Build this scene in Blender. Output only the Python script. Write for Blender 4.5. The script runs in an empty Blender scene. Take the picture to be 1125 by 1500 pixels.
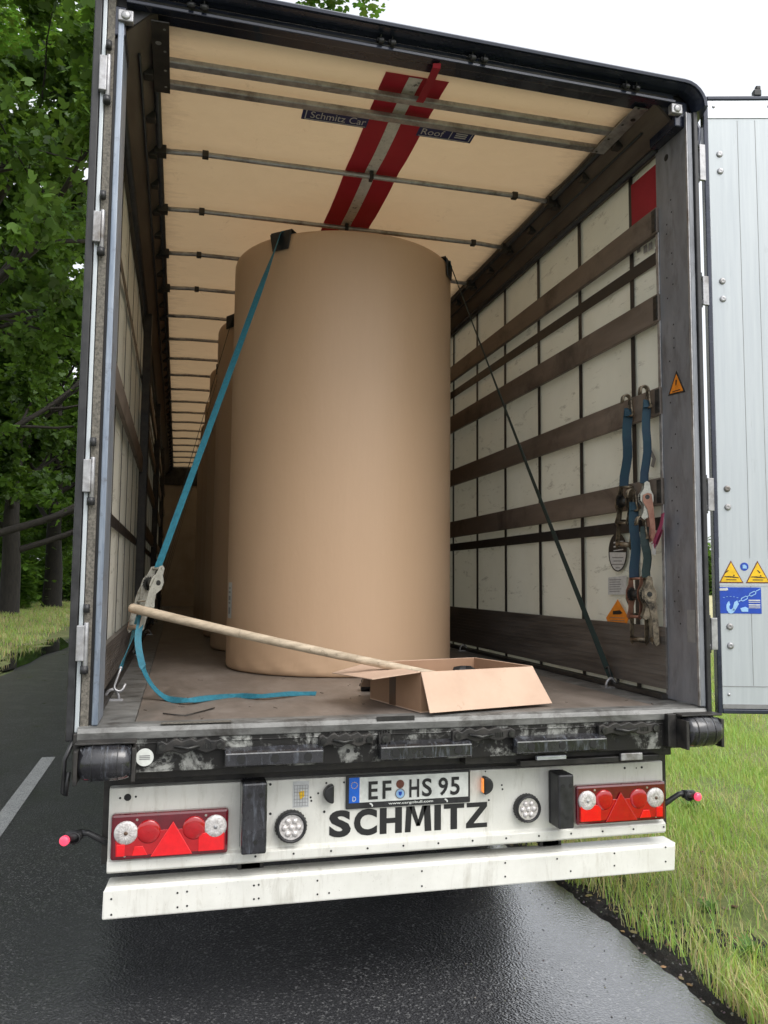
import bpy, math, random
import numpy as np
from mathutils import Vector as V, Matrix
random.seed(7); rng = np.random.default_rng(7)
R = math.radians
C = bpy.context.scene.collection
S = bpy.context.scene

# ------------------------------------------------------------------ camera
CAM = V((-0.9359, -3.1274, 1.67)); YAW, PITCH, ROLL, F = 0.2458, 0.08524, 0.00887, 1197.5
fw = V((math.sin(YAW)*math.cos(PITCH), math.cos(YAW)*math.cos(PITCH), math.sin(PITCH)))
r0 = V((math.cos(YAW), -math.sin(YAW), 0)); u0 = r0.cross(fw)
rt = r0*math.cos(ROLL)+u0*math.sin(ROLL); up = -r0*math.sin(ROLL)+u0*math.cos(ROLL)
cd = bpy.data.cameras.new('camera'); cam = bpy.data.objects.new('camera', cd); C.objects.link(cam)
cam.matrix_world = Matrix(((rt.x, up.x, -fw.x, CAM.x), (rt.y, up.y, -fw.y, CAM.y), (rt.z, up.z, -fw.z, CAM.z), (0, 0, 0, 1)))
cd.sensor_fit = 'VERTICAL'; cd.sensor_height = 24.0; cd.lens = 24.0*F/1500; cd.clip_end = 3000; cd.clip_start = .05
S.camera = cam
def ray(px, py): return fw + rt*((px-562.5)/F) + up*((750-py)/F)
def PX(ax, c, px, py):                       # survey: the point of the plane axis=c seen at a photo pixel
    d = ray(px, py); return CAM + d*((c-CAM[ax])/d[ax])
def PP(p0, n, px, py):
    d = ray(px, py); return CAM + d*((p0-CAM).dot(n)/d.dot(n))

# ------------------------------------------------------------------ world, sun, exposure
SUN_EL, SUN_AZ = 52, 150        # azimuth measured from +Y to +X
w = bpy.data.worlds.new('World'); S.world = w; w.use_nodes = True
nt = w.node_tree; nt.nodes.clear()
o_ = nt.nodes.new('ShaderNodeOutputWorld'); bg = nt.nodes.new('ShaderNodeBackground')
sk = nt.nodes.new('ShaderNodeTexSky'); sk.sky_type = 'NISHITA'; sk.sun_disc = False
sk.sun_elevation = R(SUN_EL); sk.sun_rotation = R(SUN_AZ); sk.air_density = 1.0; sk.dust_density = 6.0; sk.ozone_density = 1.0
hs = nt.nodes.new('ShaderNodeHueSaturation'); hs.inputs['Saturation'].default_value = 0.26; hs.inputs['Value'].default_value = 1.0
bg.inputs[1].default_value = 0.15
cl_ = nt.nodes.new('ShaderNodeMix'); cl_.data_type = 'RGBA'; cl_.inputs[0].default_value = .65; cl_.inputs[7].default_value = (3.3, 3.42, 3.6, 1)   # even cloud layer
nt.links.new(sk.outputs[0], hs.inputs['Color']); nt.links.new(hs.outputs[0], cl_.inputs[6]); nt.links.new(cl_.outputs[2], bg.inputs[0]); nt.links.new(bg.outputs[0], o_.inputs[0])
sl = bpy.data.lights.new('sun', 'SUN'); sl.energy = 0.5; sl.angle = R(35); sl.color = (1, .97, .93)
so = bpy.data.objects.new('sun', sl); C.objects.link(so)
sd = V((math.sin(R(SUN_AZ))*math.cos(R(SUN_EL)), math.cos(R(SUN_AZ))*math.cos(R(SUN_EL)), math.sin(R(SUN_EL))))
so.rotation_euler = sd.to_track_quat('Z', 'Y').to_euler()
S.view_settings.view_transform = 'Standard'; S.view_settings.look = 'None'; S.view_settings.gamma = 1
S.view_settings.exposure = 1.28
S.render.engine = 'CYCLES'
S.cycles.max_bounces = 10; S.cycles.diffuse_bounces = 3; S.cycles.transmission_bounces = 8; S.cycles.transparent_max_bounces = 8

# ------------------------------------------------------------------ materials
def newmat(name):
    m = bpy.data.materials.new(name); m.use_nodes = True
    return m, m.node_tree, m.node_tree.nodes['Principled BSDF']
def ramp(nt, fac, stops):
    r = nt.nodes.new('ShaderNodeValToRGB'); e = r.color_ramp.elements
    while len(e) < len(stops): e.new(.5)
    for k, (p, c) in enumerate(stops): e[k].position = p; e[k].color = (*c, 1) if len(c) == 3 else c
    nt.links.new(fac, r.inputs[0]); return r.outputs[0]
def noise(nt, scale, detail=4, rough=.6, stretch=None, coord='Object', dist=0):
    tc = nt.nodes.new('ShaderNodeTexCoord'); mp = nt.nodes.new('ShaderNodeMapping'); n = nt.nodes.new('ShaderNodeTexNoise')
    if stretch: mp.inputs['Scale'].default_value = stretch
    nt.links.new(tc.outputs[coord], mp.inputs[0]); nt.links.new(mp.outputs[0], n.inputs['Vector'])
    n.inputs['Scale'].default_value = scale; n.inputs['Detail'].default_value = detail; n.inputs['Roughness'].default_value = rough
    n.inputs['Distortion'].default_value = dist
    return n.outputs['Fac']
def mixc(nt, fac, a, b):
    m = nt.nodes.new('ShaderNodeMix'); m.data_type = 'RGBA'
    for k, v in ((0, fac), (6, a), (7, b)):
        if hasattr(v, 'is_linked'): nt.links.new(v, m.inputs[k])
        else: m.inputs[k].default_value = v if k == 0 else (*v, 1)
    return m.outputs[2]
def bump(nt, b, h, strength=.3, dist=.002):
    n = nt.nodes.new('ShaderNodeBump'); n.inputs['Strength'].default_value = strength; n.inputs['Distance'].default_value = dist
    nt.links.new(h, n.inputs['Height']); nt.links.new(n.outputs[0], b.inputs['Normal']); return n
def surf(name, a, b_, scale=8, rough=(.5, .7), metal=0, stretch=None, lo=.35, hi=.65, bmp=.15, coat=0, dirt=None, dscale=3, dlo=.5, dhi=.7, bscale=None, dstretch=None):
    m, nt, b = newmat(name)
    f = noise(nt, scale, 6, .65, stretch)
    col = ramp(nt, f, [(lo, a), (hi, b_)])
    if dirt:
        f2 = noise(nt, dscale, 8, .7, dstretch, dist=.3); k = ramp(nt, f2, [(dlo, (0, 0, 0)), (dhi, (1, 1, 1))])
        col = mixc(nt, k, col, dirt)
    nt.links.new(col, b.inputs['Base Color'])
    rr = ramp(nt, f, [(.3, (rough[0],)*3), (.7, (rough[1],)*3)]); nt.links.new(rr, b.inputs['Roughness'])
    b.inputs['Metallic'].default_value = metal; b.inputs['Coat Weight'].default_value = coat
    if bmp: bump(nt, b, noise(nt, bscale or scale*4, 5, .7, stretch), bmp)
    return m
def plain(name, c, rough=.5, metal=0, emit=0, coat=0):
    m, nt, b = newmat(name); f = noise(nt, 30, 3)
    col = ramp(nt, f, [(.3, tuple(x*.85 for x in c)), (.7, tuple(min(1, x*1.1) for x in c))])
    nt.links.new(col, b.inputs['Base Color'])
    b.inputs['Roughness'].default_value = rough; b.inputs['Metallic'].default_value = metal; b.inputs['Coat Weight'].default_value = coat
    if emit: b.inputs['Emission Color'].default_value = (*c, 1); b.inputs['Emission Strength'].default_value = emit
    return m
def tarp(name, a, b_, trans, tcol, scale=2.0, dirt=None, weave=True, dlo=.6, dhi=.75, dst=None, dsc=6, spots=True):
    m, nt, b = newmat(name)
    f = noise(nt, scale, 6, .6); col = ramp(nt, f, [(.3, a), (.7, b_)])
    if dirt:
        k = ramp(nt, noise(nt, dsc, 10, .75, dst, dist=.4), [(dlo, (0, 0, 0)), (dhi, (.8, .8, .8))]); col = mixc(nt, k, col, dirt)
    if weave:
        tcx = nt.nodes.new('ShaderNodeTexCoord'); sx_ = nt.nodes.new('ShaderNodeSeparateXYZ'); nt.links.new(tcx.outputs['Object'], sx_.inputs[0])
        ab = nt.nodes.new('ShaderNodeMath'); ab.operation = 'ABSOLUTE'; nt.links.new(sx_.outputs[0], ab.inputs[0])
        ma = nt.nodes.new('ShaderNodeMath'); ma.operation = 'MULTIPLY_ADD'; nt.links.new(noise(nt, 5, 6, .7, (.6, 1.6, 1)), ma.inputs[0]); ma.inputs[1].default_value = .7; nt.links.new(ab.outputs[0], ma.inputs[2])
        dv_ = nt.nodes.new('ShaderNodeMath'); dv_.operation = 'SUBTRACT'; nt.links.new(ma.outputs[0], dv_.inputs[0]); dv_.inputs[1].default_value = .9
        col = mixc(nt, ramp(nt, dv_.outputs[0], [(.42, (0,)*3), (.66, (.75,)*3)]), col, (.20, .14, .09))
        col = mixc(nt, ramp(nt, noise(nt, 7, 9, .8, dist=.8), [(.60, (0,)*3), (.72, (.45,)*3)]), col, (.30, .21, .13))
    nt.links.new(col, b.inputs['Base Color']); b.inputs['Roughness'].default_value = .55
    if weave:
        w1 = nt.nodes.new('ShaderNodeTexVoronoi'); w1.inputs['Scale'].default_value = 140
        tc = nt.nodes.new('ShaderNodeTexCoord'); nt.links.new(tc.outputs['Object'], w1.inputs['Vector'])
        bump(nt, b, w1.outputs['Distance'], .25, .0015)
        wr_ = nt.nodes.new('ShaderNodeBump'); wr_.inputs['Strength'].default_value = .5; wr_.inputs['Distance'].default_value = .02
        nt.links.new(noise(nt, 2.2, 5, .55, (1, 2.2, 1), dist=1.2), wr_.inputs['Height'])
        for n in nt.nodes:
            if n.type == 'BUMP' and n != wr_: nt.links.new(wr_.outputs[0], n.inputs['Normal'])
    tr = nt.nodes.new('ShaderNodeBsdfTranslucent'); mx = nt.nodes.new('ShaderNodeMixShader'); mx.inputs[0].default_value = trans
    tcn = mixc(nt, f, tcol, tuple(x*.85 for x in tcol)); nt.links.new(tcn, tr.inputs[0])
    nt.links.new(b.outputs[0], mx.inputs[1]); nt.links.new(tr.outputs[0], mx.inputs[2])
    nt.links.new(mx.outputs[0], nt.nodes['Material Output'].inputs[0]); return m

M = {}
ROOF_M = M['roof'] = tarp('roof tarpaulin', (.70, .585, .43), (.82, .70, .53), .15, (.96, .67, .38), 3, dirt=(.30, .2, .12), dlo=.62, dhi=.8)
M['curtain'] = tarp('side curtain', (.68, .68, .61), (.79, .79, .72), .09, (.72, .68, .55), 2.5, dirt=(.13, .11, .08), dlo=.57, dhi=.70, dst=(1, 1, 3.5), dsc=5, weave=False)
M['red_tarp'] = tarp('red reinforcement', (.32, .008, .025), (.40, .012, .035), .1, (.5, .02, .04), 6, weave=False)
M['grey_tape'] = surf('grey perforated tape', (.58, .57, .53), (.72, .70, .66), 40, (.5, .6), dirt=(.1, .09, .08), dscale=25, dlo=.58, dhi=.66)
M['galv'] = surf('galvanised steel', (.30, .30, .31), (.48, .48, .49), 25, (.35, .6), .7, dirt=(.12, .10, .08), dscale=6, dlo=.5, dhi=.75)
M['alu'] = surf('worn aluminium', (.50, .53, .57), (.68, .70, .73), 14, (.3, .5), .6, stretch=(1, 1, .15), dirt=(.2, .2, .2), dscale=7, dlo=.6, dhi=.8)
M['door_alu'] = surf('door inner skin', (.455, .49, .515), (.505, .54, .56), 9, (.28, .42), .25, stretch=(6, 6, .25), dirt=(.3, .32, .33), dscale=9, dlo=.62, dhi=.85, dstretch=(3, 3, .5))
M['post'] = surf('grey post paint', (.17, .18, .205), (.25, .26, .285), 12, (.4, .6), .3, stretch=(1, 1, .3), dirt=(.10, .10, .105), dscale=5, dlo=.5, dhi=.75, dstretch=(2, 2, .6))
M['blue_post'] = surf('blue grey worn post', (.17, .205, .26), (.31, .35, .41), 16, (.35, .55), .5, stretch=(2, 2, .2), dirt=(.1, .1, .11), dscale=14, dlo=.55, dhi=.75)
M['grain'] = surf('gritty hinge strip', (.06, .055, .045), (.22, .20, .17), 110, (.6, .9), .2)
M['header'] = surf('dark blue paint', (.012, .016, .03), (.03, .036, .06), 6, (.18, .35), .2, stretch=(.3, 1, 1), coat=.3)
M['dark_metal'] = surf('dark steel', (.02, .02, .02), (.06, .055, .05), 12, (.4, .65), .4)
M['brown_rail'] = surf('dusty roof rail', (.085, .075, .068), (.17, .15, .13), 8, (.45, .65), .4, stretch=(1, .2, 1))
M['black'] = surf('black rubber', (.012, .012, .013), (.03, .03, .032), 20, (.3, .55), 0)
M['black_gloss'] = surf('wet black plastic', (.012, .012, .014), (.028, .028, .032), 10, (.12, .35), 0, coat=.4, dirt=(.10, .11, .13), dscale=16, dlo=.52, dhi=.68, dstretch=(3, 1, .5))
M['slat'] = surf('aluminium lath brown dust', (.135, .112, .094), (.225, .188, .16), 9, (.45, .7), .25, stretch=(1, .12, 1), dirt=(.05, .04, .035), dscale=3, dlo=.5, dhi=.75)
M['board'] = surf('bottom side board', (.085, .078, .072), (.16, .146, .132), 9, (.4, .65), .3, stretch=(1, .2, 2))
M['beam'] = surf('greasy galvanised cross beam', (.17, .17, .16), (.38, .385, .36), 7, (.4, .65), .3, dirt=(.013, .012, .011), dscale=11, dlo=.40, dhi=.50, bmp=.3, dstretch=(1, 1, .8))
M['edge'] = surf('worn deck edge rail', (.12, .12, .115), (.26, .26, .25), 20, (.45, .65), .35, stretch=(.3, 1, 1), dirt=(.06, .055, .05), dscale=9, dlo=.5, dhi=.7)
M['white'] = surf('white chassis paint', (.66, .655, .60), (.76, .755, .70), 5, (.25, .4), 0, coat=.2, dirt=(.36, .34, .28), dscale=5, dlo=.55, dhi=.85, dstretch=(3, 1, .6), bmp=.03)
m = M['white']; nt = m.node_tree; b = nt.nodes['Principled BSDF']; src = b.inputs['Base Color'].links[0].from_socket
sp1 = ramp(nt, noise(nt, 90, 3, .8), [(.66, (0,)*3), (.72, (.55,)*3)]); sp2_ = ramp(nt, noise(nt, 9, 8, .75, (2.5, 1, .35), dist=.6), [(.55, (0,)*3), (.75, (.5,)*3)])
nt.links.new(mixc(nt, sp2_, mixc(nt, sp1, src, (.25, .22, .17)), (.40, .36, .28)), b.inputs['Base Color'])
M['hole'] = plain('bolt hole black', (.01, .01, .01), .6)
M['kraft'] = None
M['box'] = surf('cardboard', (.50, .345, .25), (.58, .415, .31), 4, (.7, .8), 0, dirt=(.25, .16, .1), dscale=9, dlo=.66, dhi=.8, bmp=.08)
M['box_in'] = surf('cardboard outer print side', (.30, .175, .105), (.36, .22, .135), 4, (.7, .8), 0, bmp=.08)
M['tape'] = plain('dark parcel tape', (.10, .055, .03), .35)
M['wood'] = surf('weathered pole wood', (.34, .27, .19), (.56, .46, .34), 16, (.6, .8), 0, stretch=(.2, 3, 3), dirt=(.13, .10, .07), dscale=20, dlo=.6, dhi=.72)
M['webbing'] = surf('teal polyester webbing', (.012, .115, .165), (.02, .175, .245), 60, (.55, .7), 0, stretch=(1, 1, 1), bmp=.4, bscale=300)
M['webbing_dk'] = surf('dark green webbing', (.006, .018, .018), (.01, .032, .03), 60, (.6, .7), 0, bmp=.3, bscale=300)
M['webbing_bl'] = surf('blue webbing', (.005, .022, .06), (.006, .045, .07), 3, (.5, .7), 0, bmp=.4, bscale=300)
M['webbing_pu'] = surf('magenta webbing', (.22, .02, .07), (.30, .04, .11), 20, (.5, .7), 0)
M['zinc'] = surf('zinc plated ratchet', (.34, .33, .285), (.52, .51, .45), 30, (.25, .45), .6, dirt=(.12, .11, .08), dscale=30, dlo=.55, dhi=.7)
M['zinc_old'] = surf('oily old ratchet', (.16, .13, .09), (.34, .28, .20), 24, (.3, .5), .6, dirt=(.03, .025, .02), dscale=22, dlo=.45, dhi=.62)
M['copper'] = surf('reddish ratchet arm', (.22, .10, .07), (.38, .2, .14), 20, (.3, .5), .5)
M['gear'] = surf('greasy spool', (.015, .015, .015), (.06, .06, .055), 40, (.3, .5), .5)
M['orange'] = plain('orange sticker', (.75, .24, .015), .45)
M['yellow'] = plain('yellow sticker', (.80, .50, .01), .4)
M['signblue'] = plain('blue sticker', (.01, .06, .42), .4)
M['roofblue'] = plain('navy roof label', (.012, .02, .11), .5)
M['pale'] = plain('pale sticker', (.55, .56, .56), .45)
M['paleblue'] = plain('light blue print', (.30, .52, .80), .45)
M['ink'] = plain('black print', (.015, .015, .015), .5)
M['greyink'] = plain('grey print', (.22, .22, .22), .5)
M['plate_w'] = plain('plate white', (.72, .74, .70), .35)
M['euro'] = plain('plate blue', (.01, .13, .62), .35)
M['lens_dk'] = plain('dark red lens', (.13, .003, .010), .12, coat=1)
M['lens_red'] = plain('red lens', (.62, .002, .006), .10, coat=1, emit=.13)
M['lens_red2'] = plain('deep red lens', (.40, .002, .006), .10, coat=1, emit=.03)
M['lens_clear'] = surf('faceted clear lens', (.50, .46, .44), (.85, .82, .80), 90, (.05, .2), .3, coat=1, bmp=.6)
M['lens_pink'] = plain('lit marker lens', (.85, .06, .12), .2, coat=1, emit=.4)
M['lens_amber'] = plain('amber lamp glow', (.85, .25, .03), .2, coat=1, emit=.35)
M['rust_seal'] = plain('rusty seal', (.16, .05, .03), .6)
M['bark'] = surf('tree bark', (.012, .010, .008), (.035, .030, .024), 14, (.8, .95), 0, stretch=(1, 1, .25), bmp=.8)
M['tyre'] = surf('tyre rubber', (.015, .015, .015), (.03, .03, .03), 30, (.7, .9), 0)
M['front'] = surf('front wall', (.30, .24, .18), (.38, .31, .24), 3, (.5, .7), 0)

# kraft paper with wrinkles
m, nt, b = newmat('kraft paper'); M['kraft'] = m
f = noise(nt, 1.2, 4, .5, (1, 1, .4)); f2 = noise(nt, 60, 5, .7, (1, 1, .08))
col = ramp(nt, f, [(.3, (.54, .36, .225)), (.7, (.58, .395, .255))]); col = mixc(nt, .05, col, ramp(nt, f2, [(.3, (.3, .18, .1)), (.7, (.52, .34, .22))]))
nt.links.new(col, b.inputs['Base Color']); b.inputs['Roughness'].default_value = .48
b2 = bump(nt, b, noise(nt, 4, 4, .55, (1, 1, .3)), .35, .012)
wv = nt.nodes.new('ShaderNodeBump'); wv.inputs['Strength'].default_value = .35; wv.inputs['Distance'].default_value = .002; nt.links.new(noise(nt, 22, 6, .7, (1, 1, .5), dist=1.5), wv.inputs['Height']); nt.links.new(wv.outputs[0], b2.inputs['Normal'])
# plywood deck
m, nt, b = newmat('worn plywood deck'); M['deck'] = m
f = noise(nt, 5, 8, .7, (1, .5, 1)); f2 = noise(nt, 2.2, 10, .75, (1.6, .6, 1), dist=.5); f3 = noise(nt, 60, 4, .7, (.4, 1, 1))
col = ramp(nt, f, [(.3, (.12, .10, .085)), (.5, (.18, .15, .128)), (.7, (.25, .215, .19))])
col = mixc(nt, ramp(nt, f2, [(.52, (0, 0, 0)), (.66, (.85,)*3)]), col, (.10, .085, .07))
col = mixc(nt, ramp(nt, f3, [(.62, (0, 0, 0)), (.72, (.6,)*3)]), col, (.34, .3, .26))
nt.links.new(col, b.inputs['Base Color']); nt.links.new(ramp(nt, f2, [(.3, (.55,)*3), (.7, (.38,)*3)]), b.inputs['Roughness']); bump(nt, b, f3, .3, .002)
# asphalt: wet sheen grows towards the right edge of the road and in puddly patches
m, nt, b = newmat('wet asphalt'); M['road'] = m
tc = nt.nodes.new('ShaderNodeTexCoord'); vo = nt.nodes.new('ShaderNodeTexVoronoi'); vo.inputs['Scale'].default_value = 95
nt.links.new(tc.outputs['Object'], vo.inputs['Vector'])
vo2 = nt.nodes.new('ShaderNodeTexVoronoi'); vo2.inputs['Scale'].default_value = 120; nt.links.new(tc.outputs['Object'], vo2.inputs['Vector'])
fine = noise(nt, 120, 4, .7); big = noise(nt, .7, 5, .6)
col = ramp(nt, fine, [(.38, (.010, .010, .011)), (.55, (.030, .030, .033)), (.66, (.11, .11, .115))])
sx = nt.nodes.new('ShaderNodeSeparateColor'); nt.links.new(vo2.outputs['Color'], sx.inputs[0])
spk = ramp(nt, sx.outputs[0], [(.88, (0, 0, 0)), (.93, (1, 1, 1))]); col = mixc(nt, spk, col, (.15, .15, .15))
col = mixc(nt, ramp(nt, big, [(.4, (0, 0, 0)), (.65, (.7,)*3)]), col, (.034, .035, .038))
nt.links.new(col, b.inputs['Base Color'])
sp = nt.nodes.new('ShaderNodeSeparateXYZ'); nt.links.new(tc.outputs['Object'], sp.inputs[0])
mr = nt.nodes.new('ShaderNodeMapRange'); mr.inputs[1].default_value = .1; mr.inputs[2].default_value = 1.1; nt.links.new(sp.outputs[0], mr.inputs[0])
ad = nt.nodes.new('ShaderNodeMath'); ad.operation = 'MULTIPLY_ADD'; nt.links.new(noise(nt, 2.2, 6, .65), ad.inputs[0]); ad.inputs[1].default_value = 1.5; nt.links.new(mr.outputs[0], ad.inputs[2])
half = nt.nodes.new('ShaderNodeMath'); half.operation = 'MULTIPLY'; half.inputs[1].default_value = .5; nt.links.new(ad.outputs[0], half.inputs[0]); ad = half
nt.links.new(ramp(nt, ad.outputs[0], [(.40, (.50,)*3), (.70, (.21,)*3)]), b.inputs['Roughness'])
WET = ramp(nt, ad.outputs[0], [(.38, (.9,)*3), (.75, (.35,)*3)])
bp = bump(nt, b, vo.outputs['Distance'], .5, .006); nt.links.new(WET, bp.inputs['Strength'])
b.inputs['Specular IOR Level'].default_value = .5
wm = ramp(nt, ad.outputs[0], [(.30, (.25,)*3), (.46, (.55,)*3), (.56, (1.0,)*3)]); nt.links.new(wm, b.inputs['Coat Weight'])
b.inputs['Coat IOR'].default_value = 2.1; b.inputs['Coat Roughness'].default_value = .07; cb_ = nt.nodes.new('ShaderNodeBump'); cb_.inputs['Strength'].default_value = .38; cb_.inputs['Distance'].default_value = .005
nt.links.new(mixc(nt, .5, noise(nt, 55, 4, .7), vo.outputs['Distance']), cb_.inputs['Height']); nt.links.new(cb_.outputs[0], b.inputs['Coat Normal'])
def ground_mat(name, stops, scale, sp2, rough=.9, wet=None, bm=.5):
    m, nt, b = newmat(name); f = noise(nt, scale, 8, .7); col = ramp(nt, f, stops)
    f2 = noise(nt, scale*12, 5, .7); col = mixc(nt, ramp(nt, f2, [(.45, (0,)*3), (.65, (.7,)*3)]), col, sp2)
    nt.links.new(col, b.inputs['Base Color']); b.inputs['Roughness'].default_value = rough
    if wet: nt.links.new(ramp(nt, f, wet), b.inputs['Roughness'])
    bump(nt, b, f2, bm, .02); return m
M['ground'] = ground_mat('grassy ground', [(.3, (.045, .06, .02)), (.6, (.09, .13, .03)), (.8, (.16, .15, .06))], .8, (.12, .10, .05))
M['soil'] = ground_mat('dark wet soil', [(.35, (.010, .009, .008)), (.55, (.03, .024, .02)), (.75, (.075, .06, .045))], 16, (.012, .010, .009), .75, [(.3, (.45,)*3), (.6, (.85,)*3)], 1.0)
M['verge'] = ground_mat('verge soil and straw', [(.3, (.09, .13, .03)), (.5, (.17, .19, .06)), (.75, (.30, .24, .13))], 2.5, (.07, .09, .025))
M['field'] = ground_mat('pale dry field', [(.3, (.36, .33, .17)), (.7, (.46, .42, .24))], .05, (.38, .36, .16))
M['paint'] = ground_mat('worn road paint', [(.3, (.30, .31, .31)), (.7, (.42, .43, .43))], 8, (.05, .05, .052), .5)
m, nt, b = newmat('still puddle water'); M['water'] = m
b.inputs['Base Color'].default_value = (.012, .014, .012, 1); b.inputs['Roughness'].default_value = .03; b.inputs['IOR'].default_value = 1.33
bump(nt, b, noise(nt, 6, 2), .05, .002)
def leafmat(name, tr=.45):
    m, nt, b = newmat(name); at = nt.nodes.new('ShaderNodeAttribute'); at.attribute_name = 'tint'
    nt.links.new(at.outputs['Color'], b.inputs['Base Color']); b.inputs['Roughness'].default_value = .5
    t = nt.nodes.new('ShaderNodeBsdfTranslucent'); nt.links.new(mixc(nt, .3, at.outputs['Color'], (.25, .4, .03)), t.inputs[0])
    mx = nt.nodes.new('ShaderNodeMixShader'); mx.inputs[0].default_value = tr
    nt.links.new(b.outputs[0], mx.inputs[1]); nt.links.new(t.outputs[0], mx.inputs[2]); nt.links.new(mx.outputs[0], nt.nodes['Material Output'].inputs[0]); return m
m, nt, b = newmat('grit'); M['grit'] = m; at = nt.nodes.new('ShaderNodeAttribute'); at.attribute_name = 'tint'; nt.links.new(at.outputs['Color'], b.inputs['Base Color']); b.inputs['Roughness'].default_value = .7
M['leaf'] = leafmat('leaves'); M['blade'] = leafmat('grass blades', .42)

# ------------------------------------------------------------------ helpers
def tag(o, label=None, cat=None, group=None, kind=None):
    if label: o['label'] = label
    if cat: o['category'] = cat
    if group: o['group'] = group
    if kind: o['kind'] = kind
    return o
def empty(name, loc, label, cat, group=None):
    o = bpy.data.objects.new(name, None); C.objects.link(o); o.location = loc; o.empty_display_size = .1
    return tag(o, label, cat, group)
def worg(p):
    v = V((0, 0, 0))
    while p: v += p.location; p = p.parent
    return v
class MB:
    def __init__(s): s.v = []; s.f = []; s.sm = []; s.mi = []; s.cur = 0; s.pc = []
    def _add(s, vs, fs, smooth=False):
        n = len(s.v); m0 = len(s.f); s.v += [V(q) for q in vs]; s.f += [tuple(n+i for i in f) for f in fs]; s.sm += [smooth]*len(fs); s.mi += [s.cur]*len(fs); s.pc.append((n, m0)); return s
    def box(s, x0, x1, y0, y1, z0, z1):
        return s._add([(x, y, z) for z in (z0, z1) for y in (y0, y1) for x in (x0, x1)],
                      [(0, 2, 3, 1), (4, 5, 7, 6), (0, 1, 5, 4), (2, 6, 7, 3), (0, 4, 6, 2), (1, 3, 7, 5)])
    def obox(s, o, ax, ay, az, a, b, c):     # oriented box from corner o along unit axes with lengths
        o = V(o); P = [o+ax*(i*a)+ay*(j*b)+az*(k*c) for k in (0, 1) for j in (0, 1) for i in (0, 1)]
        return s._add(P, [(0, 2, 3, 1), (4, 5, 7, 6), (0, 1, 5, 4), (2, 6, 7, 3), (0, 4, 6, 2), (1, 3, 7, 5)])
    def prism(s, pts, d):                    # polygon of 3d points extruded by vector d
        pts = [V(p) for p in pts]; n = len(pts); d = V(d)
        return s._add(pts+[p+d for p in pts], [tuple(range(n))[::-1], tuple(range(n, 2*n))]+[(i, (i+1) % n, n+(i+1) % n, n+i) for i in range(n)])
    def tube(s, pts, r, n=8, cap=True, smooth=True):
        pts = [V(p) for p in pts]; rs = r if isinstance(r, (list, tuple)) else [r]*len(pts); vs = []; fs = []
        for i, p in enumerate(pts):
            t = (pts[min(i+1, len(pts)-1)]-pts[max(i-1, 0)]).normalized()
            a = t.orthogonal().normalized() if i == 0 else (pa - t*pa.dot(t)).normalized()
            pa = a; b = t.cross(a)
            vs += [p+(a*math.cos(q)+b*math.sin(q))*rs[i] for q in [2*math.pi*k/n for k in range(n)]]
        for i in range(len(pts)-1):
            fs += [(i*n+k, i*n+(k+1) % n, (i+1)*n+(k+1) % n, (i+1)*n+k) for k in range(n)]
        s._add(vs, fs, smooth)
        if cap:
            m = len(s.v)-len(vs); s.f += [tuple(m+k for k in range(n))[::-1], tuple(m+(len(pts)-1)*n+k for k in range(n))]; s.sm += [False]*2; s.mi += [s.cur]*2
        return s
    def disc(s, c, ax, r, h, n=24, r2=None, smooth=True): # cylinder from c along ax
        c = V(c); ax = V(ax).normalized(); return s.tube([c, c+ax*h], [r, r if r2 is None else r2], n, True, smooth)
    def lathe(s, c, ax, prof, n=32, smooth=True, sx=1):    # prof (radius, height)
        c = V(c); ax = V(ax).normalized(); a = ax.orthogonal().normalized(); b = ax.cross(a); vs = []; fs = []
        for r, h in prof: vs += [c+ax*h+(a*math.cos(q)+b*math.sin(q))*r for q in [2*math.pi*k/n for k in range(n)]]
        for i in range(len(prof)-1): fs += [(i*n+k, i*n+(k+1) % n, (i+1)*n+(k+1) % n, (i+1)*n+k) for k in range(n)]
        return s._add(vs, fs, smooth)
    def ribbon(s, pts, wd, w, th=.003):
        pts = [V(p) for p in pts]; n = len(pts); wds = wd if isinstance(wd, list) else [wd]*n; vs = []; fs = []
        for i, p in enumerate(pts):
            t = (pts[min(i+1, n-1)]-pts[max(i-1, 0)]).normalized(); u = V(wds[i]); u = (u-t*u.dot(t)).normalized(); k = t.cross(u)
            vs += [p+u*(a*w/2)+k*(b*th/2) for a, b in ((-1, -1), (1, -1), (1, 1), (-1, 1))]
        for i in range(n-1):
            for k in range(4): fs.append((i*4+k, i*4+(k+1) % 4, (i+1)*4+(k+1) % 4, (i+1)*4+k))
        fs += [(3, 2, 1, 0), ((n-1)*4, (n-1)*4+1, (n-1)*4+2, (n-1)*4+3)]
        return s._add(vs, fs)
    def sweep(s, path, prof):                # path in XZ, profile (y, outward)
        vs = []; fs = []; n = len(prof); P = [V((a, 0, b)) for a, b in path]
        for i, p in enumerate(P):
            t = (P[min(i+1, len(P)-1)]-P[max(i-1, 0)]).normalized(); nn = V((-t.z, 0, t.x))
            vs += [p+V((0, y, 0))+nn*o for y, o in prof]
        for i in range(len(P)-1): fs += [(i*n+k, (i+1)*n+k, (i+1)*n+(k+1) % n, i*n+(k+1) % n) for k in range(n)]
        fs += [tuple(range(n)), tuple((len(P)-1)*n+k for k in range(n))[::-1]]
        return s._add(vs, fs, False)
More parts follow.
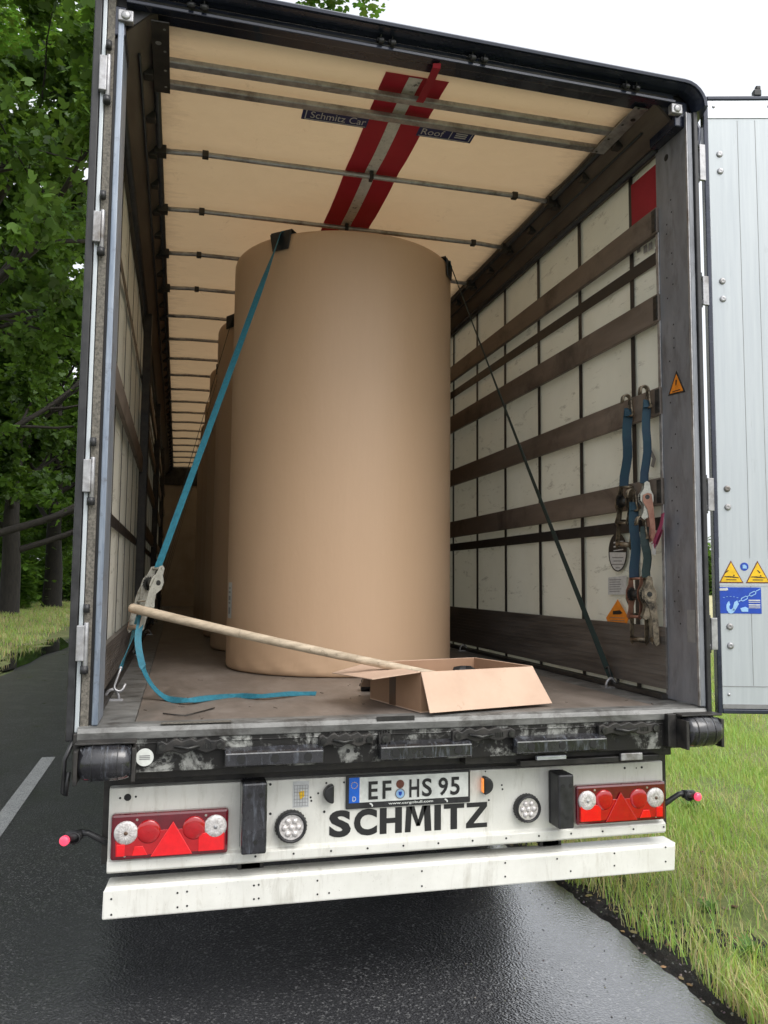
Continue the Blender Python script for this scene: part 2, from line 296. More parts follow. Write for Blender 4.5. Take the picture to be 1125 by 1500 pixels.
    def build(s, name, mat, parent=None, bevel=0, label=None, local=False):
        me = bpy.data.meshes.new(name); o = V((0, 0, 0)) if local else worg(parent)
        me.from_pydata([tuple(p-o) for p in s.v], [], s.f)
        me.polygons.foreach_set('use_smooth', s.sm)
        mats = mat if isinstance(mat, list) else [mat]
        for q in mats: me.materials.append(M[q] if isinstance(q, str) else q)
        if len(mats) > 1: me.polygons.foreach_set('material_index', s.mi)
        me.update()
        ob = bpy.data.objects.new(name, me); C.objects.link(ob)
        if parent: ob.parent = parent
        if bevel:
            bv = ob.modifiers.new('bevel', 'BEVEL'); bv.width = bevel; bv.segments = 2; bv.limit_method = 'ANGLE'; bv.angle_limit = R(40)
        if label: ob['label'] = label
        return ob
def build_each(mb, name, mat, parent, bevel=0, step=1):   # every piece of the collector becomes a part of its own
    P = mb.pc[::step]+[(len(mb.v), len(mb.f))]
    for (v0, f0), (v1, f1) in zip(P, P[1:]):
        q = MB(); q.v = mb.v[v0:v1]; q.f = [tuple(i-v0 for i in f) for f in mb.f[f0:f1]]; q.sm = mb.sm[f0:f1]; q.mi = mb.mi[f0:f1]
        q.build(name, mat, parent, bevel)
def copy_tree(o, parent=None):
    c = o.copy(); C.objects.link(c)
    if parent: c.parent = parent
    for ch in list(o.children): copy_tree(ch, c)
    return c
X_, Y_, Z_ = V((1, 0, 0)), V((0, 1, 0)), V((0, 0, 1))
def text(body, org, xd, yd, w, h, mat, parent, name='lettering', bold=0, depth=.001, shear=0):
    cu = bpy.data.curves.new('t', 'FONT'); cu.body = body; cu.offset = bold; cu.resolution_u = 4; cu.fill_mode = 'FRONT'
    ob = bpy.data.objects.new('t', cu); C.objects.link(ob)
    me0 = bpy.data.meshes.new_from_object(ob.evaluated_get(bpy.context.evaluated_depsgraph_get()))
    bpy.data.objects.remove(ob)
    co = np.array([tuple(v.co) for v in me0.vertices]); mn = co.min(0); mx = co.max(0)
    xd = V(xd).normalized(); yd = V(yd).normalized(); n = xd.cross(yd); org = V(org); mb = MB()
    mb._add([org+xd*((c[0]-mn[0])/(mx[0]-mn[0])*w + shear*(c[1]-mn[1])/(mx[1]-mn[1])*h)+yd*((c[1]-mn[1])/(mx[1]-mn[1])*h)+n*depth for c in co], [tuple(p.vertices) for p in me0.polygons])
    return mb.build(name, mat, parent)
def flat(mb, org, xd, yd, poly, lift):       # thin printed patch, 1 mm thick, poly in plane coordinates
    n = V(xd).cross(V(yd)).normalized(); mb.prism([V(org)+V(xd)*a+V(yd)*b+n*lift for a, b in poly], n*.0008)
def rect(x0, y0, x1, y1): return [(x0, y0), (x1, y0), (x1, y1), (x0, y1)]
def circ(cx, cy, r, n=20, ry=None): return [(cx+r*math.cos(2*math.pi*k/n), cy+(ry or r)*math.sin(2*math.pi*k/n)) for k in range(n)]

DZ = 1.15          # deck height
# ================================================================== ROAD AND GROUND
def sheet(name, x0, x1, y0, y1, z, mat, nx=1, ny=1, hf=None):
    mb = MB(); xs = [x0+(x1-x0)*i/nx for i in range(nx+1)]; ys = [y0+(y1-y0)*j/ny for j in range(ny+1)]
    vs = [(x, y, z+(hf(x, y) if hf else 0)) for y in ys for x in xs]; n = nx+1
    mb._add(vs, [(j*n+i, j*n+i+1, (j+1)*n+i+1, (j+1)*n+i) for j in range(ny) for i in range(nx)], bool(hf))
    return tag(mb.build(name, mat), kind='structure')
sheet('ground', -1500, 1500, -1500, 1500, -.03, 'ground')
def wob(x, y): return .5*math.sin(x*3.1+y*1.7)+.3*math.sin(x*7.3-y*4.1+1)+.2*math.sin(x*15.7+y*13.1+2)
EDGE_R = 1.16
ROAD_L = -3.85
mb = MB(); ys = [-40+1.0*i for i in range(36)]+[-4+.02*i for i in range(700)]+[10+1.0*i for i in range(310)]
def edge_r(y): return EDGE_R+.014*math.sin(y*2.3)+.008*math.sin(y*11.7+1)+.004*math.sin(y*31)+.004*math.sin(y*67)
def edge_l(y): return ROAD_L-.05*math.sin(y*.9)-.04*math.sin(y*2.7+1)
mb._add([p for y in ys for p in ((edge_l(y), y, .0), (edge_r(y), y, .0))], [(2*i, 2*i+1, 2*i+3, 2*i+2) for i in range(len(ys)-1)])
tag(mb.build('road', 'road'), kind='structure')
# strip of old broken tarmac and wet soil beside the road edge
def soil_h(x, y):
    e = (x-EDGE_R)
    cr = -.022*math.exp(-((e-.035-.010*math.sin(y*4))/.022)**2) - (.014 if e < .02 else 0)
    return cr + .012*wob(x*5, y*5)*min(1, max(0, e)/.1) + .05*min(1, max(0, (e-.12)/.5)) + .006*wob(x*17, y*19) + .006*wob(x*41, y*37)*min(1, max(0, e)/.1)
sheet('road_shoulder', 1.14, 1.72, -3.5, 12, .002, 'soil', 40, 700, soil_h)
def verge_h(x, y): return .03*wob(x, y)*min(1, max(0, x-1.4)/.6)+.012*wob(x*3, y*3)+.05*min(1, (x-1.3)/.35)
sheet('grass_verge', 1.40, 14, -8, 45, .0, 'verge', 100, 260, verge_h)
sheet('shoulder_path', 1.14, 1.70, 12, 120, -.004, 'soil', 2, 20)
sheet('field', 14, 700, -100, 900, .0, 'field')
def lv(x, y): return .04*wob(x*.7, y*.7)+.10*min(1, max(0, (-x-4.0)/2.0))
sheet('left_verge', -16, -3.95, -10, 120, -.022, 'verge', 40, 180, lv)
# painted dashes
mb = MB()
for k in range(-2, 8):
    y1 = 5.24+12*k; mb._add([(-2.12+.0*1, y1-6, .004), (-2.0, y1-6, .004), (-2.0, y1, .004), (-2.12, y1, .004)], [(0, 1, 2, 3)])
tag(mb.build('road_marking', 'paint'), kind='structure')
# puddles at the left road edge
for (cx, cy, rx, ry) in ((-4.15, 17.2, .55, 4.4), (-4.35, 10.2, .42, 1.8)):
    mb = MB(); n = 60
    mb._add([(cx+rx*math.cos(a)*(1+.18*math.sin(3*a)+.1*math.sin(7*a)), cy+ry*math.sin(a)*(1+.1*math.sin(5*a)), .045 if cx < -9 else .006) for a in [2*math.pi*k/n for k in range(n)]], [tuple(range(n))])
    tag(mb.build('puddle', 'water'), kind='structure')

# ================================================================== SEMI-TRAILER
T = empty('semi_trailer', (0, 0, 0), 'grey and white curtain-sided semi-trailer with its rear doors swung open, standing at the road edge', 'semi-trailer')
# deck
mb = MB(); mb.box(-1.07, 1.07, .055, 13.58, DZ-.03, DZ); mb.build('deck_floor', 'deck', T)
mb = MB()
for s in (-1, 1):
    a, b_ = sorted((s*1.073, s*1.262)); mb.box(a, b_, .055, 13.58, DZ-.10, DZ-.001)
mb.build('side_rave', 'edge', T, .004)
mb = MB(); prof = [(-.032, DZ-.045), (-.036, DZ-.02), (-.028, DZ-.004), (-.01, DZ+.002), (.052, DZ+.002), (.052, DZ-.0465), (-.030, DZ-.0465)]
mb.prism([(-1.262, y, z) for y, z in prof], (2.53, 0, 0)); mb.build('rear_sill', 'edge', T, .002)
# gap-step line + cross beam
mb = MB(); mb.box(-1.235, 1.235, -.026, .10, .985, DZ-.047)
mb.box(-1.235, 1.235, -.030, -.026, 1.085, 1.09)
cb = mb.build('cross_beam', 'beam', T, .004)
hb = MB()
for (px, py) in ((596, 1076), (634, 1073), (641, 1073), (510, 1100), (521, 1100), (225, 1113), (240, 1114), (254, 1114), (293, 1112), (868, 1085), (905, 1085), (705, 1092), (717, 1092), (1004, 1074)):
    p = PX(1, -.0265, px, py); hb.disc(p, -Y_, .0075, .001, 12)
build_each(hb, 'bolt_hole', 'hole', cb)
# white round inspection sticker
st = MB(); p = PX(1, -.0265, 212, 1109); st.disc(p+V((0, -.004, 0)), -Y_, .031, .0012, 28); stk = st.build('round_sticker', 'plate_w', cb)
st = MB()
for k in range(3): st.box(p.x-.018, p.x+.018, -.0325, -.0315, p.z-.004+.006*k-.004, p.z-.001+.006*k-.004)
build_each(st, 'sticker_print', 'greyink', cb)
# recessed lock pockets with levers
for (px0, px1, pyc, fl) in ((230, 330, 1082, 1), (466, 545, 1076, 1), (553, 570, 1076, 0), (660, 752, 1067, 1), (873, 962, 1059, 1)):
    a = PX(1, -.028, px0, pyc); b_ = PX(1, -.028, px1, pyc); zc = 1.075; L = b_.x-a.x
    k = MB(); n = 14
    top = [(a.x+L*i/n, -.052, zc+.018+.006*math.sin(i*2.1)+(.006 if 2 < i < n-2 else 0)) for i in range(n+1)]
    bot = [(a.x+L*i/n, -.052, zc-.020-.006*math.sin(i*1.3+1)) for i in range(n, -1, -1)]
    k.prism(top+bot, (0, .026, 0)); kk = k.build('lock_pocket', 'dark_metal', T, .004)
    g = MB()
    for q in ((.08, .92) if fl else (.5,)):
        g.tube([(a.x+L*q, -.060, zc), (a.x+L*q, -.0525, zc)], .012, 14); 
    if fl:
        g.tube([(a.x+L*.25, -.0605, zc+.004), (a.x+L*.45, -.0605, zc-.006), (a.x+L*.62, -.0605, zc+.002)], .006, 8)
        for j in range(4): g.box(a.x+L*(.68+.035*j), a.x+L*(.70+.035*j), -.0555, -.0525, zc-.008, zc+.008)
    g.build('lock_lever', 'gear', kk)
# black buffer ledges
for (x0, x1) in ((-.752, -.392), (-.175, .192), (.376, .770)):
    mb = MB(); mb.prism([(x0, -.0265, 1.062), (x0, -.062, 1.054), (x0, -.075, 1.046), (x0, -.075, 1.002), (x0, -.0265, .996)], (x1-x0, 0, 0))
    L = mb.build('buffer_ledge', 'black_gloss', T, .003)
    h = MB()
    for q in (.16, .5, .84): h.disc((x0+(x1-x0)*q, -.0755, 1.026), -Y_, .015, .002, 18)
    build_each(h, 'bolt_hole', 'hole', L)
    h = MB(); h.box(x0+.004, x1-.004, -.0765, -.0735, 1.044, 1.048); h.build('edge_line', 'galv', L)
# roller buffers
for s, x0, x1, zc in ((-1, -1.245, -1.075, 1.038), (1, 1.115, 1.275, 1.063)):
    mb = MB(); n = 20; prof = [(.052, 0), (.060, .02), (.063, .05), (.064, (x1-x0)/2), (.063, x1-x0-.05), (.060, x1-x0-.02), (.052, x1-x0)]
    mb.lathe((x0, -.075, zc), X_, [(.001, 0)]+prof+[(.001, x1-x0)], 28); rb = mb.build('roller_buffer', 'black_gloss', T)
    h = MB()
    for k in range(1, 4): h.lathe((x0+(x1-x0)*k/4-.002, -.075, zc), X_, [(.0648, 0), (.0652, .002), (.0648, .004)], 28)
    build_each(h, 'groove', 'black', rb)
    mb = MB(); mb.box(x0-.016, x0-.002, -.13, .02, zc-.066, zc+.05); mb.box(x1+.002, x1+.016, -.11, .02, zc-.066, zc+.05)
    mb.box(x0-.016, x1+.016, -.10, .02, zc+.062, zc+.070); 
    if s > 0: mb.box(x0-.055, x0-.016, -.06, .02, zc-.066, zc+.068)
    build_each(mb, 'buffer_bracket', 'dark_metal', T, .003)
# hidden frame behind, black
mb = MB(); mb.box(-1.18, 1.18, .15, .26, .62, .984); mb.box(-1.13, .2, .09, .15, .935, .984); mb.box(.2, 1.13, .03, .15, .945, .984)
mb.box(.42, 1.05, -.01, .03, .935, .958)
mb.build('rear_frame', 'dark_metal', T, .003)
p = PX(1, -.03, 820, 1105); mb = MB(); mb.box(p.x-.10, p.x+.03, -.03, -.012, .962, .978); mb.build('release_handle', 'alu', T, .003)
p = PX(1, -.02, 925, 1104); mb = MB(); mb.box(p.x-.05, p.x+.05, -.024, -.01, .942, .972); mb.build('catch_plate', 'galv', T, .003)

# lamp panel ----------------------------------------------------------
PY = .10
mb = MB(); x0, x1 = -1.155, 1.132
mb.prism([(x0, PY, .905), (x0, PY, .655), (x0, PY-.018, .648), (x0, PY-.018, .612), (x0, PY-.008, .605), (x0, PY+.05, .605), (x0, PY+.05, .905)], (x1-x0, 0, 0))
LP = mb.build('lamp_panel', 'white', T, .004)
hb = MB()
for (px, py, r) in ((176, 1169, .004), (187, 1168, .013), (199, 1167, .004), (396, 1149, .005), (396, 1192, .005), (475, 1189, .005), (466, 1162, .004), (455, 1168, .004), (456, 1173, .004), (478, 1147, .004), (504, 1146, .004), (711, 1130, .003), (735, 1150, .004), (736, 1156, .004), (716, 1172, .004), (915, 1125, .005), (932, 1125, .003), (940, 1124, .005)):
    p = PX(1, PY-.0005, px, py); hb.disc(p, -Y_, r, .001, 12)
for k in range(13):
    hb.disc((-.62+.145*k, PY-.0185, .632), -Y_, .0042, .001, 10)
build_each(hb, 'bolt_hole', 'hole', LP)
# rubber stop blocks
for (x0, x1, yf, z0, z1) in ((-.681, -.588, .0, .664, .922), (.590, .660, .0, .676, .893)):
    mb = MB(); mb.box(x0, x1, yf, PY-.0205, z0, z1); mb.box(x0, x1, PY-.0205, PY-.001, z0, z1)
    B = mb.build('rubber_stop', 'black_gloss' if x0 < 0 else 'black', T, .008)
    h = MB(); w_ = x1-x0
    for q, zz in ((.28, z1-.045), (.76, z1-.045), (.55, z0+.045)): h.disc((x0+w_*q, yf-.0005, zz), -Y_, .0085, .001, 14)
    build_each(h, 'bolt_hole', 'hole', B)
# tail lights
def tail(x0, x1, z0, z1, mirror, label):
    w_ = x1-x0; h_ = z1-z0; yf = .05
    mb = MB(); mb.prism([(x0, PY-.002, z0), (x1, PY-.002, z0), (x1, PY-.002, z1), (x0, PY-.002, z1)], (0, yf-PY+.012, 0))
    tl = mb.build('tail_light', 'lens_dk', T, .010, label)
    fx = (lambda q: x1-q*w_) if mirror else (lambda q: x0+q*w_)
    mb = MB(); mb.prism([(fx(q), yf+.010, z0+h_*z) for q, z in ((.04, .10), (.97, .10), (.97, .62), (.04, .62))], (0, -.003, 0)); mb.build('lower_lens', 'lens_red2', tl, .002)
    if not mirror or True:
        mb = MB(); mb.prism([(fx(q), yf+.0065, z0+h_*z) for q, z in ((.335, .06), (.69, .06), (.52, .80))], (0, -.004, 0)); mb.build('reflector_triangle', 'lens_red' if not mirror else 'lens_red2', tl, .003)
    mb = MB()
    mb.prism([(fx(q), yf+.0068, z0+h_*z) for q, z in ((.05, .1), (.12, .1), (.12, .36), (.05, .36))], (0, -.003, 0))
    mb.prism([(fx(q), yf+.0068, z0+h_*z) for q, z in ((.74, .1), (.96, .1), (.96, .5), (.74, .5))], (0, -.003, 0))
    mb.prism([(fx(q), yf+.0068, z0+h_*z) for q, z in ((.18, .1), (.31, .1), (.27, .3), (.2, .3))], (0, -.003, 0)); build_each(mb, 'bright_segment', 'lens_red', tl, .002)
    for i, (q, zc) in enumerate(((.125, .60), (.315, .60), (.70, .62), (.885, .62))):
        clear = i in (0, 3); mb = MB(); c = V((fx(q), yf+.012, z0+h_*zc)); rr = h_*.245
        mb.lathe(c, -Y_, [(rr*1.06, 0), (rr*1.04, .006), (rr*.9, .0085), (rr*.55, .0105), (.001, .0115)], 28)
        ln = mb.build('round_lens', 'lens_clear' if clear else 'lens_red2', tl)
        if clear:
            mb = MB(); mb.lathe(c+V((0, -.0105, 0)), -Y_, [(rr*.20, 0), (rr*.14, .003), (.0005, .004)], 14); mb.build('bulb_spot', 'tape' if i == 0 else 'galv', tl)
            for k in range(16):
                a = 2*math.pi*k/16; d0 = V((math.cos(a), 0, math.sin(a))); mb = MB(); mb.tube([c+d0*rr*.35+V((0, -.0113, 0)), c+d0*rr*.9+V((0, -.0088, 0))], .0012, 4); mb.build('lens_rib', 'lens_clear', tl)
    mb = MB()
    for q, zc in ((.215, .87), (.80, .88), (.12, .10), (.90, .14)): mb.disc((fx(q), yf+.0115, z0+h_*zc), -Y_, .0045, .003, 10)
    build_each(mb, 'lens_screw', 'zinc', tl)
tail(-1.143, -.724, .657, .820, False, 'left cluster with white round lenses and bright red triangle')
tail(.700, 1.120, .668, .828, True, 'right cluster with a duller red triangle')
# LED lamps
for (px, py, rr) in ((427, 1212, .060), (774, 1185, .056)):
    c = PX(1, .075, px, py); c.y = PY-.0205 if c.z < .66 else PY-.001
    mb = MB(); mb.lathe(c, -Y_, [(rr, 0), (rr, .02), (rr*.96, .03), (rr*.84, .034), (rr*.80, .024)], 36); mb.disc(c+V((0, -.001, 0)), -Y_, rr*.86, .02, 32)
    for k in range(28):
        a = 2*math.pi*k/28; mb.box(c.x+math.cos(a)*rr*1.0-.002, c.x+math.cos(a)*rr*1.0+.002, c.y-.016, c.y-.001, c.z+math.sin(a)*rr-.002, c.z+math.sin(a)*rr+.002)
    ld = mb.build('reversing_lamp', 'black', T)
    mb = MB(); mb.disc(c+V((0, -.0215, 0)), -Y_, rr*.78, .003, 32); mb.build('lens', 'lens_clear', ld)
    mb = MB()
    for k in range(7):
        a = 2*math.pi*k/6; o2 = V((0, 0, 0)) if k == 6 else V((math.cos(a), 0, math.sin(a)))*rr*.45
        mb.lathe(c+o2+V((0, -.0247, 0)), -Y_, [(rr*.21, 0), (rr*.17, .005), (rr*.07, .008), (.0005, .0085)], 16)
    build_each(mb, 'led_chip', 'lens_clear', ld)
# number plate
pz0, pz1, px0, px1 = .786, .906, -.266, .237
py_ = PY-.012
mb = MB(); mb.box(px0-.006, px1+.006, py_, PY-.001, pz0-.004, pz1+.004); NP = mb.build('number_plate', 'black', T, .004)
mb = MB(); mb.box(px0+.005, px1-.004, py_-.002, py_-.0002, pz0+.020, pz1-.003); mb.build('plate_face', 'plate_w', NP, .0008)
mb = MB(); mb.box(px0+.005, px0+.047, py_-.0029, py_-.0021, pz0+.020, pz1-.003); mb.build('country_band', 'euro', NP)
mb = MB()
for k in range(12):
    a = k*math.pi/6; flat(mb, (px0+.026+.012*math.cos(a), py_-.003, pz1-.032+.012*math.sin(a)), X_, Z_, circ(0, 0, .0018, 5), .0002)
mb.build('star_ring', 'yellow', NP)
text('D', (px0+.019, py_-.0032, pz0+.027), X_, Z_, .014, .018, 'plate_w', NP)
yy = py_-.0032
text('E', (px0+.083, yy, pz0+.030), X_, Z_, .038, .070, 'ink', NP, bold=.02)
text('F', (px0+.140, yy, pz0+.030), X_, Z_, .036, .070, 'ink', NP, bold=.02)
text('H', (px0+.250, yy, pz0+.030), X_, Z_, .041, .070, 'ink', NP, bold=.02)
text('S', (px0+.303, yy, pz0+.030), X_, Z_, .041, .071, 'ink', NP, bold=.02)
text('9', (px0+.372, yy, pz0+.030), X_, Z_, .040, .071, 'ink', NP, bold=.02)
text('5', (px0+.422, yy, pz0+.030), X_, Z_, .040, .071, 'ink', NP, bold=.02)
mb = MB(); flat(mb, (px0+.212, yy, pz0+.084), X_, Z_, circ(0, 0, .0165), .0002); mb.build('round_seal', 'rust_seal', NP)
mb = MB(); flat(mb, (px0+.212, yy, pz0+.047), X_, Z_, circ(0, 0, .0205), .0002); mb.build('round_seal', 'greyink', NP)
mb = MB(); flat(mb, (px0+.212, yy, pz0+.047), X_, Z_, circ(0, 0, .0165), .0012); mb.build('seal_face', 'paleblue', NP)
mb = MB(); flat(mb, (px0+.212, yy, pz0+.047), X_, Z_, [(-.007, .008), (.007, .008), (.006, -.003), (0, -.009), (-.006, -.003)], .0022); mb.build('seal_crest', 'signblue', NP)
text('www.cargobull.com', (px0+.165, py_-.0008, pz0+.0035), X_, Z_, .185, .012, 'plate_w', NP, bold=.02)
mb = MB()
for q in (.095, .405): flat(mb, (px0+q, py_-.0008, pz0+.0015), X_, Z_, [(-.008, .014), (-.002, .016), (.004, .012), (.008, .006), (.006, .0), (.002, .001), (.001, .007), (-.004, .009)], .0002)
mb.build('elephant_emblem', 'plate_w', NP)
# panel lettering, heavy humanist capitals built stroke by stroke
def cap_letters():
    H = 1.0
    def bar(a, b_, w1=.24): # thick segment
        a = V((a[0], a[1])); b_ = V((b_[0], b_[1])); d = (b_-a).normalized(); n = V((-d.y, d.x))*w1/2
        return [tuple(a-n), tuple(b_-n), tuple(b_+n), tuple(a+n)]
    def arc(cx, cy, rx, ry, a0, a1, t=.24, n=12):
        out = []; 
        for i in range(n):
            p = []
            for a, k in ((a0+(a1-a0)*i/n, 0), (a0+(a1-a0)*(i+1)/n, 0)):
                a = R(a); p.append(((cx+rx*math.cos(a), cy+ry*math.sin(a)), (cx+(rx-t)*math.cos(a), cy+(ry-t*.82)*math.sin(a))))
            out.append([p[0][0], p[1][0], p[1][1], p[0][1]])
        return out
    L = {}
    L['S'] = (arc(.40, .715, .37, .285, 52, 215, .25)+arc(.36, .715, .33, .285, 215, 270, .25)+arc(.33, .285, .38, .285, -125, 90, .25))
    L['S'] = arc(.44, .715, .42, .305, 52, 270, .29)+arc(.38, .30, .42, .32, -125, 90, .29)
    L['C'] = arc(.60, .5, .60, .53, 58, 302, .30, 18)
    L['H'] = [rect(.0, 0, .26, 1), rect(.58, 0, .84, 1), rect(.26, .40, .58, .60)]
    L['M'] = [[(.0, 0), (.22, 0), (.27, 1), (.05, 1)], [(.76, 0), (1.02, 0), (.97, 1), (.72, 1)], [(.16, 1), (.36, 1), (.58, .22), (.44, .22)], [(.66, 1), (.86, 1), (.58, .22), (.44, .22)]]
    L['I'] = [rect(0, 0, .26, 1)]
    L['T'] = [rect(.26, 0, .52, .82), rect(0, .82, .80, 1.0)]
    L['Z'] = [rect(.03, .82, .84, 1.0), rect(0, 0, .84, .18), [(.0, .18), (.30, .18), (.84, .82), (.54, .82)]]
    return L
LT = cap_letters(); wd = {'S': .80, 'C': .86, 'H': .84, 'M': 1.02, 'I': .26, 'T': .80, 'Z': .84}
gap = .11; tot = sum(wd[c] for c in 'SCHMITZ')+gap*6-.08; sc = .652/tot; xx = -.337
mb = MB()
for ch in 'SCHMITZ':
    if ch in 'SC': text(ch, (xx+.001, PY-.0006, .6755), X_, Z_, wd[ch]*sc, .103, 'ink', LP, 'panel_lettering', bold=.045)
    for poly in ([] if ch in 'SC' else LT[ch]):
        mb._add([(xx+a*sc, PY-.0012,   .677+b_*.100) for a, b_ in poly], [tuple(range(len(poly)))])
    xx += (wd[ch]+gap)*sc - (.04*sc if ch == 'T' else 0)
mb.build('panel_lettering', 'ink', LP)
# inspection sticker, number lamps
mb = MB(); mb.box(-.480, -.417, PY-.0012, PY-.0004, .798, .897); s_ = mb.build('test_sticker', 'pale', LP)
mb = MB(); flat(mb, (-.448, PY-.0014, .845), X_, Z_, [(-.009, .012), (.012, .016), (.013, -.006), (-.004, -.018)], .0001); mb.build('sticker_emblem', 'yellow', LP)
mb = MB()
for k in range(7): flat(mb, (-.476, PY-.0014, .803+.013*k), X_, Z_, rect(0, 0, .055, .0012), .0001)
for k in range(6): flat(mb, (-.474+.0105*k, PY-.0014, .803), X_, Z_, rect(0, 0, .0012, .078), .0003)
mb.build('sticker_print', 'greyink', LP)
for (cx, lit) in ((-.341, 0), (.314, 1)):
    s = 1 if lit else -1; mb = MB(); n = 14
    pts = [(cx-s*.016, -PY, 0)]; poly = [(cx-s*.018, .848-.036), (cx-s*.018, .848+.036)]+[(cx-s*.018+s*.040*math.sin(R(180*k/n)), .848+.036*math.cos(R(180*k/n))) for k in range(1, n)]
    mb.prism([(a, PY-.001, b_) for a, b_ in poly], (0, -.034, 0)); nl = mb.build('number_plate_lamp', 'black', T, .006)
    if lit: mb = MB(); mb.box(cx-.0215, cx-.0185, PY-.028, PY-.004, .820, .876); mb.build('amber_lens', 'lens_amber', nl)
# marker stalks
def marker(p_end, p_mid, p_root, sx):
    mb = MB(); mb.tube([p_root, V(p_root)*.6+V(p_mid)*.4, p_mid, V(p_mid)+V((sx*.03, 0, .002))], [.012, .012, .011, .014], 10)
    mb.lathe(V(p_end)+V((-sx*.03, .012, 0)), V((sx*.25, -1, 0)), [(.001, -.012), (.019, -.010), (.022, .0), (.022, .012), (.018, .012)], 20)
    mb.tube([V(p_mid)+V((sx*.02, 0, 0)), V(p_end)+V((0, .018, 0))], [.017, .021], 12)
    a = mb.build('marker_lamp', 'black', T)
    mb = MB(); c = V(p_end)+V((sx*.002, -.004, -.002)); mb.lathe(c, V((sx*.25, -1, 0)), [(.0175, .0), (.0175, .012), (.014, .015), (.007, .0165), (.0005, .017)], 20); mb.build('lens', 'lens_pink', a)
marker((-1.298, .09, .737), (-1.225, .11, .748), (-1.155, .13, .702), -1)
marker((1.286, .09, .751), (1.215, .11, .757), (1.140, .13, .705), 1)
# underrun bumper, square C profile
BY = .08
mb = MB(); mb.prism([(-1.165, BY, .447), (-1.165, BY, .552), (-1.150, BY+.010, .560), (-1.150, BY+.105, .562), (-1.165, BY+.105, .447)], (2.335, 0, 0))
BP = mb.build('underrun_bumper', 'white', T, .006)
hb = MB()
for (px, py) in ((163, 1317), (163, 1340), (260, 1308), (260, 1329), (274, 1306), (274, 1327), (372, 1297), (372, 1317), (379, 1296), (379, 1316), (465, 1290), (465, 1310), (482, 1308), (618, 1276), (618, 1298), (740, 1264), (740, 1284), (816, 1258), (836, 1276), (900, 1250), (900, 1268), (975, 1241), (975, 1262)):
    p = PX(1, BY-.0004, px, py); hb.disc(p, -Y_, .0038, .001, 10)
build_each(hb, 'rivet_hole', 'hole', BP)
for s in (-1, 1):
    mb = MB(); mb.box(s*.63-.05, s*.63+.05, BY+.106, .16, .46, .65); mb.box(s*.63-.04, s*.63+.04, .16, .9, .56, .72); mb.build('bumper_arm', 'dark_metal', T, .004)
    mb = MB(); mb.box(s*.95-.24, s*.95+.24, 1.85, 1.87, .22, .98); mb.build('mud_flap', 'black', T, .004)
    mb = MB(); mb.box(s*.42-.06, s*.42+.06, .27, 12.6, .70, .98); mb.build('chassis_rail', 'dark_metal', T, .005)
mb = MB()
for k in range(26): mb.box(-1.22, 1.22, .5+.5*k, .56+.5*k, .985, DZ-.032-.07)
build_each(mb, 'floor_bearer', 'dark_metal', T)
mb = MB()
for (x, zz) in ((-1.10, .70), (-.95, .72), (-.2, .74), (.15, .7), (.9, .76)): mb.tube([(x, .27, zz+.1), (x+.02, .7, zz), (x, 1.3, zz+.05)], .015, 8)
build_each(mb, 'air_line', 'black', T)
for yk in (2.55, 3.86, 5.17):
    mb = MB(); mb.tube([(-1.15, yk, .52), (1.15, yk, .52)], .07, 14); mb.build('axle', 'dark_metal', T)
    for s in (-1, 1):
        c = V((s*.86 if s > 0 else s*.86-.0, yk, .52)); x0 = s*.84; mb = MB()
        mb.lathe((x0, yk, .52), X_*s, [(.30, .02), (.42, .0), (.49, .03), (.515, .07), (.515, .33), (.49, .37), (.42, .40), (.29, .38)], 40)
        wl = mb.build('wheel', 'tyre', T)
        mb = MB(); mb.lathe((x0, yk, .52), X_*s, [(.30, .02), (.27, .1), (.25, .3), (.12, .33), (.12, .37), (.001, .38)], 32); mb.build('rim', 'alu', wl)
for s in (-1, 1):
    mb = MB(); mb.box(s*.6-.06, s*.6+.06, 10.9, 11.02, .1, .98); mb.box(s*.6-.14, s*.6+.14, 10.85, 11.07, .0+.01, .05); mb.build('landing_leg', 'dark_metal', T, .005)

# rear frame: posts ---------------------------------------------------
PT = 3.80
mb = MB(); mb.box(1.237, 1.262, -.032, .225, DZ+.003, PT); mb.box(1.262, 1.285, -.020, .06, DZ-.02, PT); RPp = mb.build('rear_post', 'post', T, .004)
mb = MB(); mb.box(1.2305, 1.2366, -.034, -.020, DZ+.005, PT); mb.box(1.231, 1.2366, .205, .228, DZ+.30, PT-.4); mb.build('post_edge', 'galv', RPp, .002)
mb = MB(); mb.box(1.2635, 1.284, -.043, -.0215, DZ-.1, PT); mb.build('post_seal', 'black', RPp, .004)
mb = MB()
for k in range(40): 
    zz = 1.5+.05*k+random.uniform(-.01, .01)
    if random.random() < .6: mb.disc((1.2368, .10+random.choice((0, .04))+.01*random.random(), zz), -X_, .004, .001, 8)
for q in ((1.0, 0),): mb.disc(PX(0, 1.2366, 976, 231), -X_, .016, .001, 16)
build_each(mb, 'post_hole', 'hole', RPp)
tri = [PX(0, 1.2366, a, b_) for a, b_ in ((991, 543), (979, 580), (1004, 574))]
mb = MB(); mb.prism(tri, (-.0012, 0, 0)); ws = mb.build('warning_sticker', 'ink', RPp)
cc = sum(tri, V())/3; mb = MB(); mb.prism([cc+(t-cc)*.78 for t in tri], (-.0022, 0, 0)); mb.build('warning_face', 'orange', RPp)
mb = MB(); mb.prism([cc+V((-.0024, a, b_)) for a, b_ in ((.003, .03), (-.006, .028), (-.002, .006), (.004, .004))], (-.001, 0, 0)); mb.prism([cc+V((-.0024, a, b_)) for a, b_ in ((.03, -.022), (-.03, -.024), (-.03, -.020), (.03, -.018))], (-.001, 0, 0)); mb.build('warning_symbol', 'ink', RPp)
